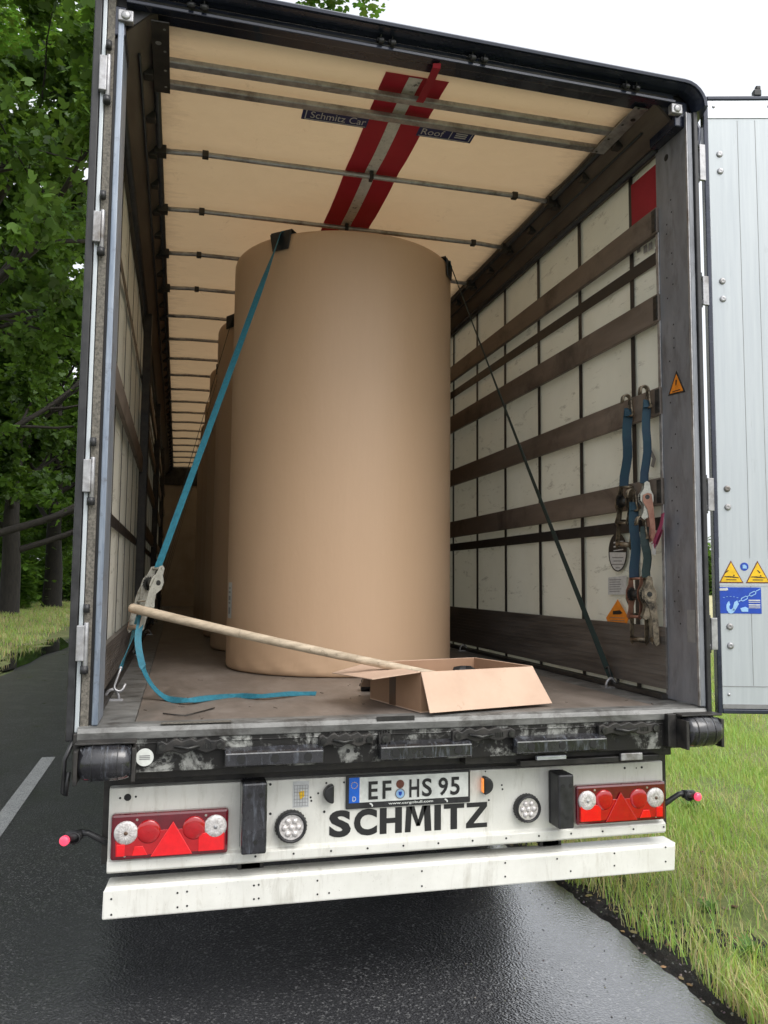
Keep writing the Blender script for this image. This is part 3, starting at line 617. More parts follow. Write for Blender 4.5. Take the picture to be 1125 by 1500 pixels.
mb = MB(); mb.box(1.2352, 1.2366, -.01, .05, 1.42, 1.56); mb.build('worn_sticker', 'greyink', RPp)
# left post
mb = MB(); mb.box(-1.217, -1.195, -.018, .20, DZ+.003, PT); LPp = mb.build('rear_post', 'blue_post', T, .004, 'narrow blue grey post with scuffed paint')
mb = MB(); mb.box(-1.256, -1.228, -.012, .1, DZ-.13, 3.925); mb.build('hinge_strip', 'grain', LPp, .002)
mb = MB(); mb.box(-1.2275, -1.2195, .004, .1, DZ-.05, PT); mb.build('gap_strip', 'black', LPp)
# left door folded flat along the side
mb = MB(); mb.box(-1.301, -1.277, .004, 1.24, 1.13, 3.97); LD = mb.build('rear_door', 'door_alu', T, .003, 'door folded back flat against the left side')
mb = MB(); mb.box(-1.304, -1.2765, -.016, .003, 1.10, 3.99); mb.build('rubber_seal', 'black', LD, .004)
mb = MB(); mb.box(-1.2735, -1.2585, -.014, .03, 1.13, 3.97); mb.build('edge_trim', 'door_alu', LD, .003)
for (a, b_) in ((82, 133), (311, 356), (674, 722), (916, 968)):
    za = PX(1, -.03, 150, b_).z; zb = PX(1, -.03, 150, a).z
    mb = MB(); mb.box(-1.277, -1.250, -.040, -.016, za, zb); mb.tube([(-1.245, -.028, za-.02), (-1.245, -.028, zb+.01)], .0085, 10)
    hh = mb.build('hinge', 'galv', LD, .003)
mb = MB()
for (a, b_) in ((82, 133), (311, 356), (674, 722), (916, 968)):
    za = PX(1, -.03, 150, b_).z; mb.tube([(-1.247, -.028, za-.045), (-1.247, -.028, za-.018)], .014, 10)
    mb.tube([(-1.247, -.028, za+.17), (-1.247, -.028, za+.20)], .011, 10)
build_each(mb, 'hinge_bolt', 'black', LD)
mb = MB(); mb.tube([(-1.277, -.02, 1.10), (-1.300, -.03, 1.04), (-1.302, -.035, .93), (-1.292, -.035, .92), (-1.285, -.03, 1.0)], .008, 8); mb.build('door_holder_strap', 'black', LD)
mb = MB(); mb.box(-1.275, -1.245, -.03, .05, .97, 1.13); mb.build('post_foot', 'dark_metal', LPp, .004)
# right door, swung out beside the post
H0 = V((1.338, -.005, 0)); ang = R(-15.5); DU = V((math.cos(ang), math.sin(ang), 0)); DN = V((DU.y, -DU.x, 0)); DN = DN if DN.y < 0 else -DN
DBZ, DTZ, DW = 1.118, 3.905, 1.23
mb = MB(); mb.obox(H0+DU*.022+Z_*(DBZ+.02)-DN*.03, DU, -DN*-1, Z_, DW-.044, .03, DTZ-DBZ-.04); RD = mb.build('rear_door', 'door_alu', T, .002, 'pale aluminium door swung wide open on the right')
mb = MB()
for (s0, s1, z0, z1) in ((0, .020, DBZ, DTZ), (DW-.020, DW, DBZ, DTZ), (.020, DW-.020, DTZ-.019, DTZ), (.020, DW-.020, DBZ, DBZ+.019)):
    mb.obox(H0+DU*s0+Z_*z0-DN*.034, DU, DN, Z_, s1-s0, .042, z1-z0)
mb.build('rubber_seal', 'header', RD, .004)
def dS(px, py): 
    p = PP(H0, DN, px, py); return (p-H0).dot(DU), p.z
def dP(s, z, l=0): return H0+DU*s+Z_*z+DN*l
mb = MB(); mb.obox(dP(.022, DTZ-.105, .0005), DU, DN, Z_, DW-.044, .003, .084); mb.build('top_strip', 'alu', RD, .001)
mb = MB(); mb.obox(dP(.022, DBZ+.115, .0003), DU, DN, Z_, DW-.044, .0015, .002); mb.obox(dP(.022, DBZ+.022, .0005), DU, DN, Z_, DW-.044, .004, .018)
for s in (.155, .235, .5, .77): mb.obox(dP(s, DBZ+.12, .0002), DU, DN, Z_, .0018, .0005, DTZ-DBZ-.235)
mb.build('panel_seam', 'greyink', RD)
mb = MB()
for (px, py) in ((1054, 226), (1055, 251), (1058, 412), (1059, 438), (1065, 716), (1066, 743), (1069, 918), (1070, 946)):
    s, z = dS(px, py); mb.lathe(dP(s, z, .0), DN, [(.0145, 0), (.0145, .003), (.011, .0065), (.005, .007), (.0005, .0055)], 18)
for s in (.05, .3, .6, .9, 1.15): mb.lathe(dP(s, DTZ-.05, .0036), DN, [(.008, 0), (.006, .003), (.0005, .004)], 12)
for s in (.05, .9): mb.lathe(dP(s, DBZ+.08, .0), DN, [(.007, 0), (.005, .003), (.0005, .004)], 12)
build_each(mb, 'door_rivet', 'galv', RD)
mb = MB(); s, z = dS(1108, 136); mb.obox(dP(s-.015, DTZ, -.02), DU, DN, Z_, .035, .03, .03); mb.obox(dP(s-.005, DTZ+.028, -.01), DU, DN, Z_, .022, .02, .02); mb.build('door_catch', 'black', RD, .004)
for (a, b_) in ((213, 265), (405, 447), (700, 748), (905, 952)):
    zb = PX(1, -.01, 1025, a).z; za = PX(1, -.01, 1025, b_).z; mb = MB()
    mb.box(1.306, 1.336, -.022, -.008, za, zb); mb.box(1.288, 1.306, -.018, -.006, zb-.022, zb-.004); mb.box(1.288, 1.306, -.018, -.006, za+.004, za+.022)
    hg = mb.build('hinge', 'galv', RD, .002)
    mb = MB(); mb.tube([(1.292, -.016, za-.012), (1.292, -.016, za+.02)], .012, 10); mb.tube([(1.292, -.016, zb-.02), (1.292, -.016, zb+.012)], .012, 10); build_each(mb, 'hinge_bolt', 'black', RD)
mb = MB()
for (z0, z1) in ((3.07, 3.47), (2.17, 2.86), (1.55, 1.93), (1.05, 1.36)): mb.box(1.2865, 1.300, .0, .03, z0, z1)
build_each(mb, 'door_buffer', 'black', RD, .003)
mb = MB(); mb.tube([(1.287, 0, 3.80), (1.312, -.01, 3.74), (1.306, -.01, 3.66), (1.288, 0, 3.64)], .011, 8); mb.build('rubber_loop', 'header', RPp)
# door stickers
s0, z0 = dS(1051, 820); s1, z1 = dS(1053, 855); 
zt = dS(1070, 821)[1]; zb = dS(1070, 854)[1]; sa = dS(1053, 853)[0]; sb = dS(1089, 853)[0]; ws_ = sb-sa
mb = MB(); flat(mb, dP(0, 0, .0008), DU, Z_, rect(sa-.008, zb-.012, sa+.285, zt+.010), 0); mb.build('sticker_sheet', 'door_alu', RD)
def tri3(o, w_, h_, k): cx = o[0]+w_/2; cz = o[1]+h_*.36; return [(cx+(a-cx)*k, cz+(b_-cz)*k) for a, b_ in ((o[0], o[1]), (o[0]+w_, o[1]), (cx, o[1]+h_))]
for off in (0, dS(1092, 853)[0]-sa):
    mb = MB(); flat(mb, dP(0, 0, .0018), DU, Z_, tri3((sa+off, zb), ws_, zt-zb, 1), 0); q = mb.build('warning_border', 'rust_seal', RD)
    mb = MB(); flat(mb, dP(0, 0, .0028), DU, Z_, tri3((sa+off, zb), ws_, zt-zb, .86), 0); mb.build('warning_face', 'yellow', RD)
    mb = MB(); 
    flat(mb, dP(sa+off, zb, .0038), DU, Z_, [(.022, .026), (.085, .022), (.085, .025), (.045, .03), (.022, .029)], 0)
    flat(mb, dP(sa+off, zb, .0038), DU, Z_, rect(.03, .013, .075, .016), 0)
    flat(mb, dP(sa+off, zb, .0038), DU, Z_, [(.05, .055), (.062, .043), (.064, .046), (.053, .058)] if off else [(.028, .043), (.042, .054), (.041, .057), (.026, .046)], 0)
    flat(mb, dP(sa+off, zb, .0038), DU, Z_, [(.06, .03), (.065, .038), (.068, .03)], 0)
    mb.build('warning_symbol', 'ink', RD)
s, z = dS(1090, 830); mb = MB(); flat(mb, dP(0, 0, .0018), DU, Z_, circ(s, z, .018, 24), 0); mb.build('round_sign', 'signblue', RD)
mb = MB(); flat(mb, dP(0, 0, .0028), DU, Z_, [(s-.008, z-.008), (s+.010, z-.009), (s+.010, z+.002), (s+.002, z+.009), (s-.008, z+.007)], 0); mb.build('round_sign_symbol', 'paleblue', RD)
s0, zt = dS(1052, 860); s1, zb = dS(1116, 899); s1 = dS(1115, 880)[0]
mb = MB(); flat(mb, dP(0, 0, .0010), DU, Z_, rect(s0, zb, s1, zt), 0); mb.build('blue_sticker', 'signblue', RD)
w_ = s1-s0; h_ = zt-zb; mb = MB(); o = dP(s0, zb, .0022)
def lk(cx, cz, a, l=.02, r=.008):
    c, s_ = math.cos(a), math.sin(a); pts = [(-l, -r*.4), (-l*.7, -r), (l*.7, -r), (l, -r*.4), (l, r*.4), (l*.7, r), (-l*.7, r), (-l, r*.4)]
    n = 8
    for i in range(n):
        p0, p1 = pts[i], pts[(i+1) % n]; q0, q1 = (p0[0]*.8, p0[1]*.6), (p1[0]*.8, p1[1]*.6)
        flat(mb, o, DU, Z_, [(cx+x*c-y*s_, cz+x*s_+y*c) for x, y in (p0, p1, q1, q0)], 0)
lk(w_*.60, h_*.57, R(28), .016, .008); lk(w_*.80, h_*.76, R(28), .016, .008)
flat(mb, o, DU, Z_, [(w_*.47, h_*.44), (w_*.53, h_*.50), (w_*.53, h_*.53), (w_*.46, h_*.47)], 0); flat(mb, o, DU, Z_, [(w_*.68, h_*.64), (w_*.73, h_*.69), (w_*.73, h_*.72), (w_*.67, h_*.66)], 0); flat(mb, o, DU, Z_, [(w_*.88, h_*.84), (w_*.98, h_*.93), (w_*.98, h_*.96), (w_*.87, h_*.86)], 0)
for i in range(9):
    a0, a1 = R(110+230*i/9), R(110+230*(i+1)/9); cx, cz = w_*.28, h_*.24
    flat(mb, o, DU, Z_, [(cx+.020*math.cos(a0), cz+.028*math.sin(a0)), (cx+.020*math.cos(a1), cz+.028*math.sin(a1)), (cx+.007*math.cos(a1), cz+.010*math.sin(a1)), (cx+.007*math.cos(a0), cz+.010*math.sin(a0))], 0)
flat(mb, o, DU, Z_, [(w_*.31, h_*.10), (w_*.38, h_*.12), (w_*.47, h_*.36), (w_*.43, h_*.50), (w_*.36, h_*.42)], 0)
flat(mb, o, DU, Z_, [(w_*.53, h_*.07), (w_*.68, h_*.07), (w_*.69, h_*.2), (w_*.62, h_*.26), (w_*.5, h_*.2)], 0)
for i in range(5): flat(mb, o, DU, Z_, rect(w_*(.10+.08*i), h_*(.60+.04*math.sin(i*.8)), w_*(.14+.08*i), h_*(.615+.04*math.sin(i*.8))), 0)
mb.build('chain_drawing', 'paleblue', RD)
mb = MB(); 
for (zz, hh) in ((.48, .05), (.42, .025), (.31, .05), (.25, .025), (.21, .02)): flat(mb, o, DU, Z_, rect(w_*.70, h_*zz, w_*.97, h_*(zz+hh)), 0)
flat(mb, o, DU, Z_, rect(w_*.02, h_*.87, w_*.17, h_*.96), 0); flat(mb, o, DU, Z_, [(w_*.17, h_*.87), (w_*.23, h_*.89), (w_*.21, h_*.98), (w_*.17, h_*.97)], 0)
build_each(mb, 'sticker_print', 'pale', RD)

# header beam ---------------------------------------------------------
HT = lambda x: .030*(1.2-x)/2.4
path = [(-1.27, 3.915+HT(-1.27))]+[(-1.2+.1*k, 3.915+HT(-1.2+.1*k)) for k in range(0, 25)]+[(1.20+.105*math.cos(R(a)), 3.81+.105*math.sin(R(a))) for a in range(90, -1, -15)]
prof = [(-.085, -.012), (-.088, 0), (-.078, .010), (.10, .065), (.10, -.010), (.02, -.012), (.0, -.020), (-.035, -.018), (-.07, -.010)]
mb = MB(); mb.sweep(path, prof); HD = mb.build('header_beam', 'header', T, .004)
mb = MB(); mb.box(-1.19, 1.19, -.004, .10, 3.858, 3.893); mb.box(-1.19, 1.19, -.022, .02, 3.842, 3.8575)
for q in mb.v: q.z += HT(q.x)
mb.build('header_flange', 'header', HD, .003)
mb = MB(); mb.tube([(-1.15, -.016, 3.862+HT(-1.15)), (1.15, -.016, 3.862)], .0065, 8); mb.build('header_trim', 'dark_metal', HD)
mb = MB()
for xx in (-.95, -.90, -.19, -.14, .21, .265, .935, .985):
    h_ = HT(xx); mb = MB(); mb.box(xx-.016, xx+.016, -.030, -.005, 3.868+h_, 3.885+h_); mb.tube([(xx-.01, -.035, 3.868+h_), (xx+.01, -.035, 3.868+h_)], .012, 10); mb.box(xx-.003, xx+.003, -.034, -.028, 3.88+h_, 3.903+h_); mb.build('lock_keeper', 'black', HD, .002)
mb = MB(); mb.box(-1.255, -1.19, -.01, .2, PT-.06, 3.86); mb.box(1.19, 1.255, -.01, .2, PT-.06, 3.86); build_each(mb, 'corner_casting', 'header', HD, .006)
for xx in (-1.19, 1.19):
    mb = MB(); mb.box(xx-.028, xx+.028, -.03, .0, 3.79, 3.835); mb.lathe((xx, -.030, 3.812), -Y_, [(.018, 0), (.016, .006), (.001, .008)], 14); mb.build('corner_fitting', 'galv', HD, .004)
# roof ----------------------------------------------------------------
mb = MB(); ny = 272; nx = 12; vs = []
BOWS = [1.045+.675*k for k in range(19)]
for j in range(ny+1):
    y = .10+13.45*j/ny; near = min(abs(y-b_) for b_ in BOWS+[.30, .46]); sag = -.012*(1-math.exp(-(near/.12)**2))
    for i in range(nx+1):
        x = -1.10+2.2*i/nx; vs.append((x, y, 3.905+sag+.002*math.sin(9*x+3*y)))
mb._add(vs, [(j*(nx+1)+i, (j+1)*(nx+1)+i, (j+1)*(nx+1)+i+1, j*(nx+1)+i+1) for j in range(ny) for i in range(nx)], True)
RF = mb.build('roof_tarpaulin', 'roof', T)
# red reinforcing band with perforated tape
def roofstrip(x0, x1, y0, y1, z, name, mat, tap=0, parent=RF):
    mb = MB(); n = 40; vs = []
    for j in range(n+1):
        y = y0+(y1-y0)*j/n; near = min(abs(y-b_) for b_ in BOWS+[.30, .46]); sg = -.012*(1-math.exp(-(near/.12)**2))
        vs += [(x0-tap*(1-j/n), y, z+sg), (x1+tap*(1-j/n), y, z+sg)]
    mb._add(vs, [(2*j, 2*j+2, 2*j+3, 2*j+1) for j in range(n)], True); return mb.build(name, mat, parent)
roofstrip(-.118, .172, .165, 2.5, 3.8985, 'red_band', 'red_tarp')
roofstrip(-.010, .052, .175, 2.5, 3.8965, 'perforated_tape', 'grey_tape')
mb = MB()
for k in range(52): mb.box(.012, .030, .22+.030*k, .228+.030*k, 3.876, 3.8775+.0)
for k in range(0): pass
BZ = 3.862
for k, y in enumerate([.30, .46]):
    mb = MB(); mb.box(-1.085, 1.085, y-.022, y+.022, BZ-.012, BZ+.014); mb.build('roof_bow', 'galv', T, .005)
for k, y in enumerate(BOWS):
    if y > 13.4: continue
    mb = MB(); mb.tube([(-1.09, y, BZ-.004), (-1.0, y, BZ), (-.9, y, BZ+.006), (.9, y, BZ+.006), (1.0, y, BZ), (1.09, y, BZ-.004)], .0145, 8); bw = mb.build('roof_bow', 'galv', T)
    if k < 4:
        mb = MB(); mb.box(.012, .032, y-.022, y+.022, BZ-.016, BZ+.03); mb.build('bow_clip', 'black', bw, .003)
        mb = MB()
        for xx in (-.86, .86): mb.box(xx-.016, xx+.016, y-.018, y+.018, BZ-.013, BZ+.022)
        for xx in (-1.085, 1.085): mb.box(xx-.03, xx+.03, y-.03, y+.03, BZ-.03, BZ+.016)
        build_each(mb, 'bow_bracket', 'dark_metal', bw, .003)
mb = MB(); mb.box(.045, .075, -.024, .30, 3.84, 3.842)
mb = MB(); mb.ribbon([(.06, -.006, 3.848), (.062, .006, 3.836), (.066, .12, 3.838), (.07, .26, 3.845), (.07, .285, 3.85)], X_, .034, .003); mb.build('pull_strap', 'red_tarp', T)
# roof label
for (x0, x1) in ((-.425, -.105), (.150, .436)):
    mb = MB(); mb.prism([(x0, .505, 3.8925), (x1, .505, 3.8925), (x1, .622, 3.8885), (x0, .622, 3.8885)], (0, 0, .0015)); mb.build('roof_label', 'roofblue', RF)
yd = V((0, -1, .036)).normalized()
text('Schmitz Car', (-.385, .598, 3.8875), X_, yd, .27, .052, 'pale', RF)
text('Roof', (.168, .598, 3.8875), X_, yd, .115, .050, 'pale', RF)
mb = MB()
for (a, b_, c, d) in ((-.41, .612, -.405, .51), (.315, .612, .319, .51), (.42, .612, .424, .51), (-.41, .610, -.11, .614), (.16, .610, .42, .614)): mb.box(min(a, c), max(a, c), min(b_, d), max(b_, d), 3.8868, 3.8875)
for k in range(4): mb.box(.34, .40, .530+.017*k, .539+.017*k, 3.8868, 3.8875)
build_each(mb, 'label_print', 'pale', RF)
# corner brackets at the rear ends of the roof rails
for s in (-1, 1):
    mb = MB(); a, b_ = sorted((s*1.032, s*1.10)); mb.box(a, b_, .02, .50, 3.842, 3.848) if s < 0 else mb.box(a, b_, .06, .47, 3.844, 3.849)
    br = mb.build('roof_bracket', 'dark_metal' if s < 0 else 'galv', T, .001)
    h = MB()
    for q in (.06, .2, .33, .45): h.disc((s*1.05, q, 3.8415), -Z_, .006, .001, 10)
    h.disc((s*1.075, .15, 3.8415), -Z_, .012, .001, 12); build_each(h, 'bolt_hole', 'hole' if s > 0 else 'greyink', br)
# side rails, curtains, laths, straps
VS = [.483+.555*k for k in range(24)]
for s in (-1, 1):
    pr = [(1.238, 3.752), (1.285, 3.752), (1.285, 3.955), (1.075, 3.955), (1.075, 3.885), (1.105, 3.868), (1.215, 3.762)]
    mb = MB(); mb.prism([(s*a, .03, b_) for a, b_ in pr], (0, 13.5, 0)); TR = mb.build('roof_rail', 'brown_rail', T, .004)
    mb = MB(); mb.prism([(s*a*.999, .018, b_-.001) for a, b_ in pr], (0, .010, 0)); mb.build('end_darkening_plate', 'black', TR)  # black plate added to darken the rail end face, which would otherwise show lit
    mb = MB(); mb.tube([(s*1.232, .2, 3.748), (s*1.232, 13.5, 3.748)], .016, 8); mb.tube([(s*1.09, .2, 3.868), (s*1.09, 13.5, 3.868)], .014, 8); mb.tube([(s*1.15, .2, 3.813), (s*1.15, 13.5, 3.813)], .006, 8); mb.build('rail_tube', 'black', TR)
    mb = MB()
    for k in range(38): mb.box(s*1.12-.02, s*1.12+.02, .35+.34*k, .40+.34*k, 3.855-.03, 3.868-.005)
    build_each(mb, 'carriage_roller', 'dark_metal', TR, .003)
    # curtain with light ripples
    mb = MB(); n = 260; mz = 12; vs = []
    for j in range(n+1):
        y = .20+13.38*j/n
        for i in range(mz+1):
            z = 1.10+2.66*i/mz; vs.append((s*(1.272+.006*math.sin(y*11.3)*math.sin(i/mz*3.1)+.003*math.sin(y*4+i)), y, z))
    mb._add(vs, [(j*(mz+1)+i, (j+1)*(mz+1)+i, (j+1)*(mz+1)+i+1, j*(mz+1)+i+1) for j in range(n) for i in range(mz)], True)
    CU = mb.build('side_curtain', 'curtain', T)
    for y in VS:
        if y > 13.4: continue
        mb = MB(); mb.ribbon([(s*1.2585, y, 1.16), (s*1.257, y+.003*random.uniform(-1, 1), 2.4), (s*1.2585, y, 3.76)], Y_, .036 if s > 0 else .03, .002); mb.build('curtain_strap', 'black', CU)
    for z, zz in ((3.235, .062), (1.955, .060)):
        mb = MB(); mb.ribbon([(s*1.2545, .21, z), (s*1.2545, 5, z+.004), (s*1.2545, 13.5, z)], Z_, zz, .002); mb.build('reinforcing_belt', 'black', CU)
    # bottom board with ribs
    bh = 1.475 if s > 0 else 1.385
    mb = MB(); a, b_ = sorted((s*1.228, s*1.253)); mb.box(a, b_, .205, 13.5, 1.195, bh)
    for k in range(12): 
        zz = 1.21+(bh-1.23)*k/11; a2, b2 = sorted((s*1.2262, s*1.2283)); mb.box(a2, b2, .205, 13.5, zz, zz+.004)
    mb.build('bottom_board', 'board', T, .002)
    mb = MB(); a, b_ = sorted((s*1.205, s*1.262)); mb.box(a, b_, .21, 13.5, DZ+.001, DZ+.022); mb.build('floor_rail', 'dark_metal', T, .003)
    # stanchions
    for y in (3.44, 6.82, 10.2):
        mb = MB(); a, b_ = sorted((s*1.19, s*1.25)); mb.box(a, b_, y-.05, y+.05, DZ, 3.75); mb.box(min(s*1.185, s*1.19), max(s*1.185, s*1.19), y-.02, y+.02, DZ+.2, 3.5)
        mb.build('stanchion', 'dark_metal', T, .006)
    bays = ((.205, 3.38), (3.50, 6.76), (6.88, 10.14), (10.26, 13.5))
    lz = ((3.335, 3.462), (2.905, 3.040), (2.460, 2.592), (2.035, 2.165)) if s > 0 else ((2.495, 2.620),)
    for bi, (y0, y1) in enumerate(bays):
        for (z0, z1) in (lz if (s > 0 or bi == 0) else ((3.3, 3.42), (2.9, 3.02), (2.495, 2.62), (2.05, 2.17))):
            a, b_ = sorted((s*1.222, s*1.247)); mb = MB(); mb.box(a, b_, y0, y1, z0, z1); sl_ = mb.build('side_lath', 'slat', T, .004)
            if bi == 0 and s > 0:
                mb = MB(); mb.box(1.2185, 1.2215, y0+.0, y0+.035, z0+.01, z1-.01)
                for q in (.25, .5, .75): mb.box(1.2165, 1.2185, y0+.004, y0+.03, z0+(z1-z0)*q-.008, z0+(z1-z0)*q+.008)
                mb.build('lath_holder', 'dark_metal', sl_, .002)
    # red corner patch and grey squares
    mb = MB(); flat(mb, (s*1.2575, 0, 0), Y_ if s < 0 else -Y_, Z_, [(-s*.21, 3.40 if s < 0 else 3.415), (-s*(.47 if s > 0 else .36), 3.45 if s > 0 else 3.38), (-s*(.47 if s > 0 else .33), 3.70), (-s*.21, 3.70)] if s > 0 else rect(.21, 3.40, .36, 3.7), .003); mb.build('corner_patch', 'red_tarp', CU)
for_grey = MB()
for (a, b_) in ((.235, 3.36), (.285, 3.37), (.335, 3.365), (.235, 3.31), (.335, 3.315), (.395, 3.34), (.235, 3.26), (.29, 3.31)): flat(for_grey, (1.2585, 0, 0), -Y_, Z_, rect(-a-.032, b_-.016, -a, b_+.022), .004)
CU_R = CU; for_grey.build('grey_square_print', 'greyink', CU_R)
# right curtain stickers
xs = 1.2535
def cpoly(pts, name, mat, lift=0): 
    mb = MB(); q = [PX(0, xs-lift, a, b_) for a, b_ in pts]; mb.prism(q, (-.0009, 0, 0)); return mb.build(name, mat, CU_R)
cpoly([(905+13.5*math.cos(a), 809+28.5*math.sin(a)) for a in [2*math.pi*k/28 for k in range(28)]], 'oval_sticker', 'ink')
cpoly([(905+12*math.cos(a), 809+26.5*math.sin(a)) for a in [math.pi*k/14 for k in range(15)]], 'oval_lower_face', 'pale', .0012)
for py, h_ in ((794, 2), (800, 2), (806, 1.5)): cpoly([(899, py), (913, py-2), (913, py-2+h_), (899, py+h_)], 'sticker_print', 'pale', .0012)
for py, w_ in ((816, 8), (821, 6), (826, 9), (831, 3)): cpoly([(905-w_, py), (905+w_, py), (905+w_, py+1.5), (905-w_, py+1.5)], 'sticker_print', 'greyink', .0024)
cpoly([(891, 846), (918, 843), (918, 871), (891, 871)], 'paper_sticker', 'pale')
for k in range(6): cpoly([(893, 849+3.4*k), (910-2*(k % 2), 848.5+3.4*k), (910-2*(k % 2), 849.5+3.4*k), (893, 850+3.4*k)], 'sticker_print', 'greyink', .0012)
cpoly([(905, 878), (921, 905), (917, 919), (893, 918), (888, 905)], 'orange_sticker', 'orange')
cpoly([(898, 895), (908, 894), (912, 898), (908, 900), (898, 900)], 'sticker_print', 'ink', .0012)
for py in (904, 908, 911): cpoly([(894, py), (915, py+1), (915, py+1.8), (894, py+.8)], 'sticker_print', 'greyink', .0012)
cpoly([(952, 655), (957, 663), (961, 672), (958, 685), (953, 683), (956, 672), (951, 664)], 'scuff_mark', 'greyink')
CU_L = [c for c in T.children if c.name.startswith('side_curtain')][0]
mb = MB(); q = [PX(0, -1.2535, a, b_) for a, b_ in ((150, 872), (154, 880), (152, 925), (147, 930))]; mb.prism(q, (.0009, 0, 0)); mb.build('orange_sticker', 'orange', CU_L)
# front wall
mb = MB(); mb.box(-1.25, 1.25, 13.55, 13.62, DZ, 3.93); FW = mb.build('front_wall', 'front', T); mb = MB(); mb.box(-1.25, 1.25, 13.5, 13.55, 3.55, 3.9); mb.build('front_header', 'dark_metal', T)
# lashing rings in the deck edge
for k in range(0, 6):
    for s in (-1, 1):
        y = .64+2.2*k; mb = MB(); mb.tube([(s*1.195+.035*math.cos(a)*.8, y, DZ+.004+.042*math.sin(a)) for a in [math.pi*q/10 for q in range(11)]], .007, 8); mb.box(s*1.195-.045, s*1.195+.045, y-.02, y+.02, DZ-.0005, DZ+.006)
        mb.build('lashing_ring', 'galv', T)
# scuffed wear plate on the sill
mb = MB(); a = PX(2, DZ+.003, 285, 1052); mb.box(a.x-.12, a.x+.13, -.030, .004, DZ+.0025, DZ+.0045); mb.build('wear_strip', 'grain', T)
mb = MB(); a = PX(2, DZ+.003, 600, 1047); mb.box(a.x-.14, a.x+.01, -.034, -.026, DZ-.012, DZ+.0045); mb.build('wear_strip', 'dark_metal', T)

# ================================================================== CARGO: PAPER ROLLS
RR, RH = .69, 2.50
def roll(x, y, label, first):
    t = empty('paper_roll', (x, y, DZ), label, 'paper roll', 'brown paper rolls standing in a row in the trailer')
    mb = MB(); n = 128; prof = [(RR-.035, .001), (RR-.012, .004), (RR-.002, .014), (RR, .04), (RR, .3), (RR, RH/2), (RR, RH-.04), (RR-.004, RH-.010), (RR-.02, RH)]
    c = V((x, y, DZ)); vs = []; fs = []
    zs = [.001, .004, .014, .035, .06, .09, .13, .18, .3, .6, 1.0, 1.5, 2.0, RH-.06, RH-.02, RH-.006, RH]
    rd = [RR-.035, RR-.012, RR-.003, RR, RR, RR, RR, RR, RR, RR, RR, RR, RR, RR, RR-.001, RR-.006, RR-.02]
    for z, r in zip(zs, rd):
        for k in range(n):
            a = 2*math.pi*k/n; wr = .004*math.exp(-z/.10)*(math.sin(23*a+z*60)+.6*math.sin(41*a-z*90)) if z > .01 else 0
            vs.append((x+(r+wr)*math.cos(a), y+(r+wr)*math.sin(a), DZ+z))
    for i in range(len(zs)-1): fs += [(i*n+k, i*n+(k+1) % n, (i+1)*n+(k+1) % n, (i+1)*n+k) for k in range(n)]
    mb._add(vs, fs, True); mb._add([(x+(RR-.02)*math.cos(a), y+(RR-.02)*math.sin(a), DZ+RH) for a in [2*math.pi*k/n for k in range(n)]], [tuple(range(n))])
    mb.build('wrapping', 'kraft', t)
    mb = MB(); mb.lathe((x, y, DZ+RH), Z_, [(.075, -.02), (.075, .004), (.06, .004), (.06, -.02)], 24); mb.build('core', 'box_in', t)
    return t
RL = ['big upright roll of brown paper nearest the open doors, standing right behind the cardboard box',
      'shadowed upright paper roll directly behind the big front roll, second from the open doors',
      'third upright paper roll from the open doors, a dark step beyond the second roll',
      'fourth upright paper roll from the open doors, mostly hidden behind the third',
      'fifth upright paper roll from the open doors, a thin dark edge behind the fourth',
      'farthest upright paper roll, sixth from the open doors, near the front wall']
RC = [(.05, 1.93), (.012, 3.36), (.0, 4.78), (.0, 6.2), (-.01, 7.62), (-.01, 9.04)]
rolls = [roll(x, y, RL[i], i == 0) for i, (x, y) in enumerate(RC)]
# paper label on the first roll
cx, cy = RC[0]; mb = MB(); th0 = math.atan2(-1, -.94)
for i in range(6):
    pass
def rollray(px, py):
    d = ray(px, py); ox, oy = CAM.x-cx, CAM.y-cy; a = d.x**2+d.y**2; b_ = 2*(ox*d.x+oy*d.y); c = ox*ox+oy*oy-(RR+.0015)**2; D = b_*b_-4*a*c
    if D < 0: D = 0
    t = (-b_-math.sqrt(D))/(2*a); return CAM+d*t
p0 = rollray(340, 853); p1 = rollray(340, 906); a0 = math.atan2(p0.y-cy, p0.x-cx)
vs = []
for z in (p1.z, p0.z):
    for k in range(5): a = a0-.13+.13*k/4; vs.append((cx+(RR+.0015)*math.cos(a), cy+(RR+.0015)*math.sin(a), z))
mb._add(vs, [(k, k+1, 6+k, 5+k) for k in range(4)]); mb.build('paper_label', 'pale', rolls[0])
mb = MB(); vs = []
for z0, z1 in ((.12, .3), (.4, .45), (.5, .62), (.7, .75), (.82, .86)):
    za, zb = p1.z+(p0.z-p1.z)*z0, p1.z+(p0.z-p1.z)*z1
    for k in (1, 2):
        a, a2 = a0-.13+.13*k/4, a0-.13+.13*(k+1)/4; q = [(cx+(RR+.0028)*math.cos(t), cy+(RR+.0028)*math.sin(t), z) for t, z in ((a, za), (a2, za), (a2, zb), (a, zb))]; mb._add(q, [(0, 1, 2, 3)])
build_each(mb, 'label_print', 'greyink', rolls[0])

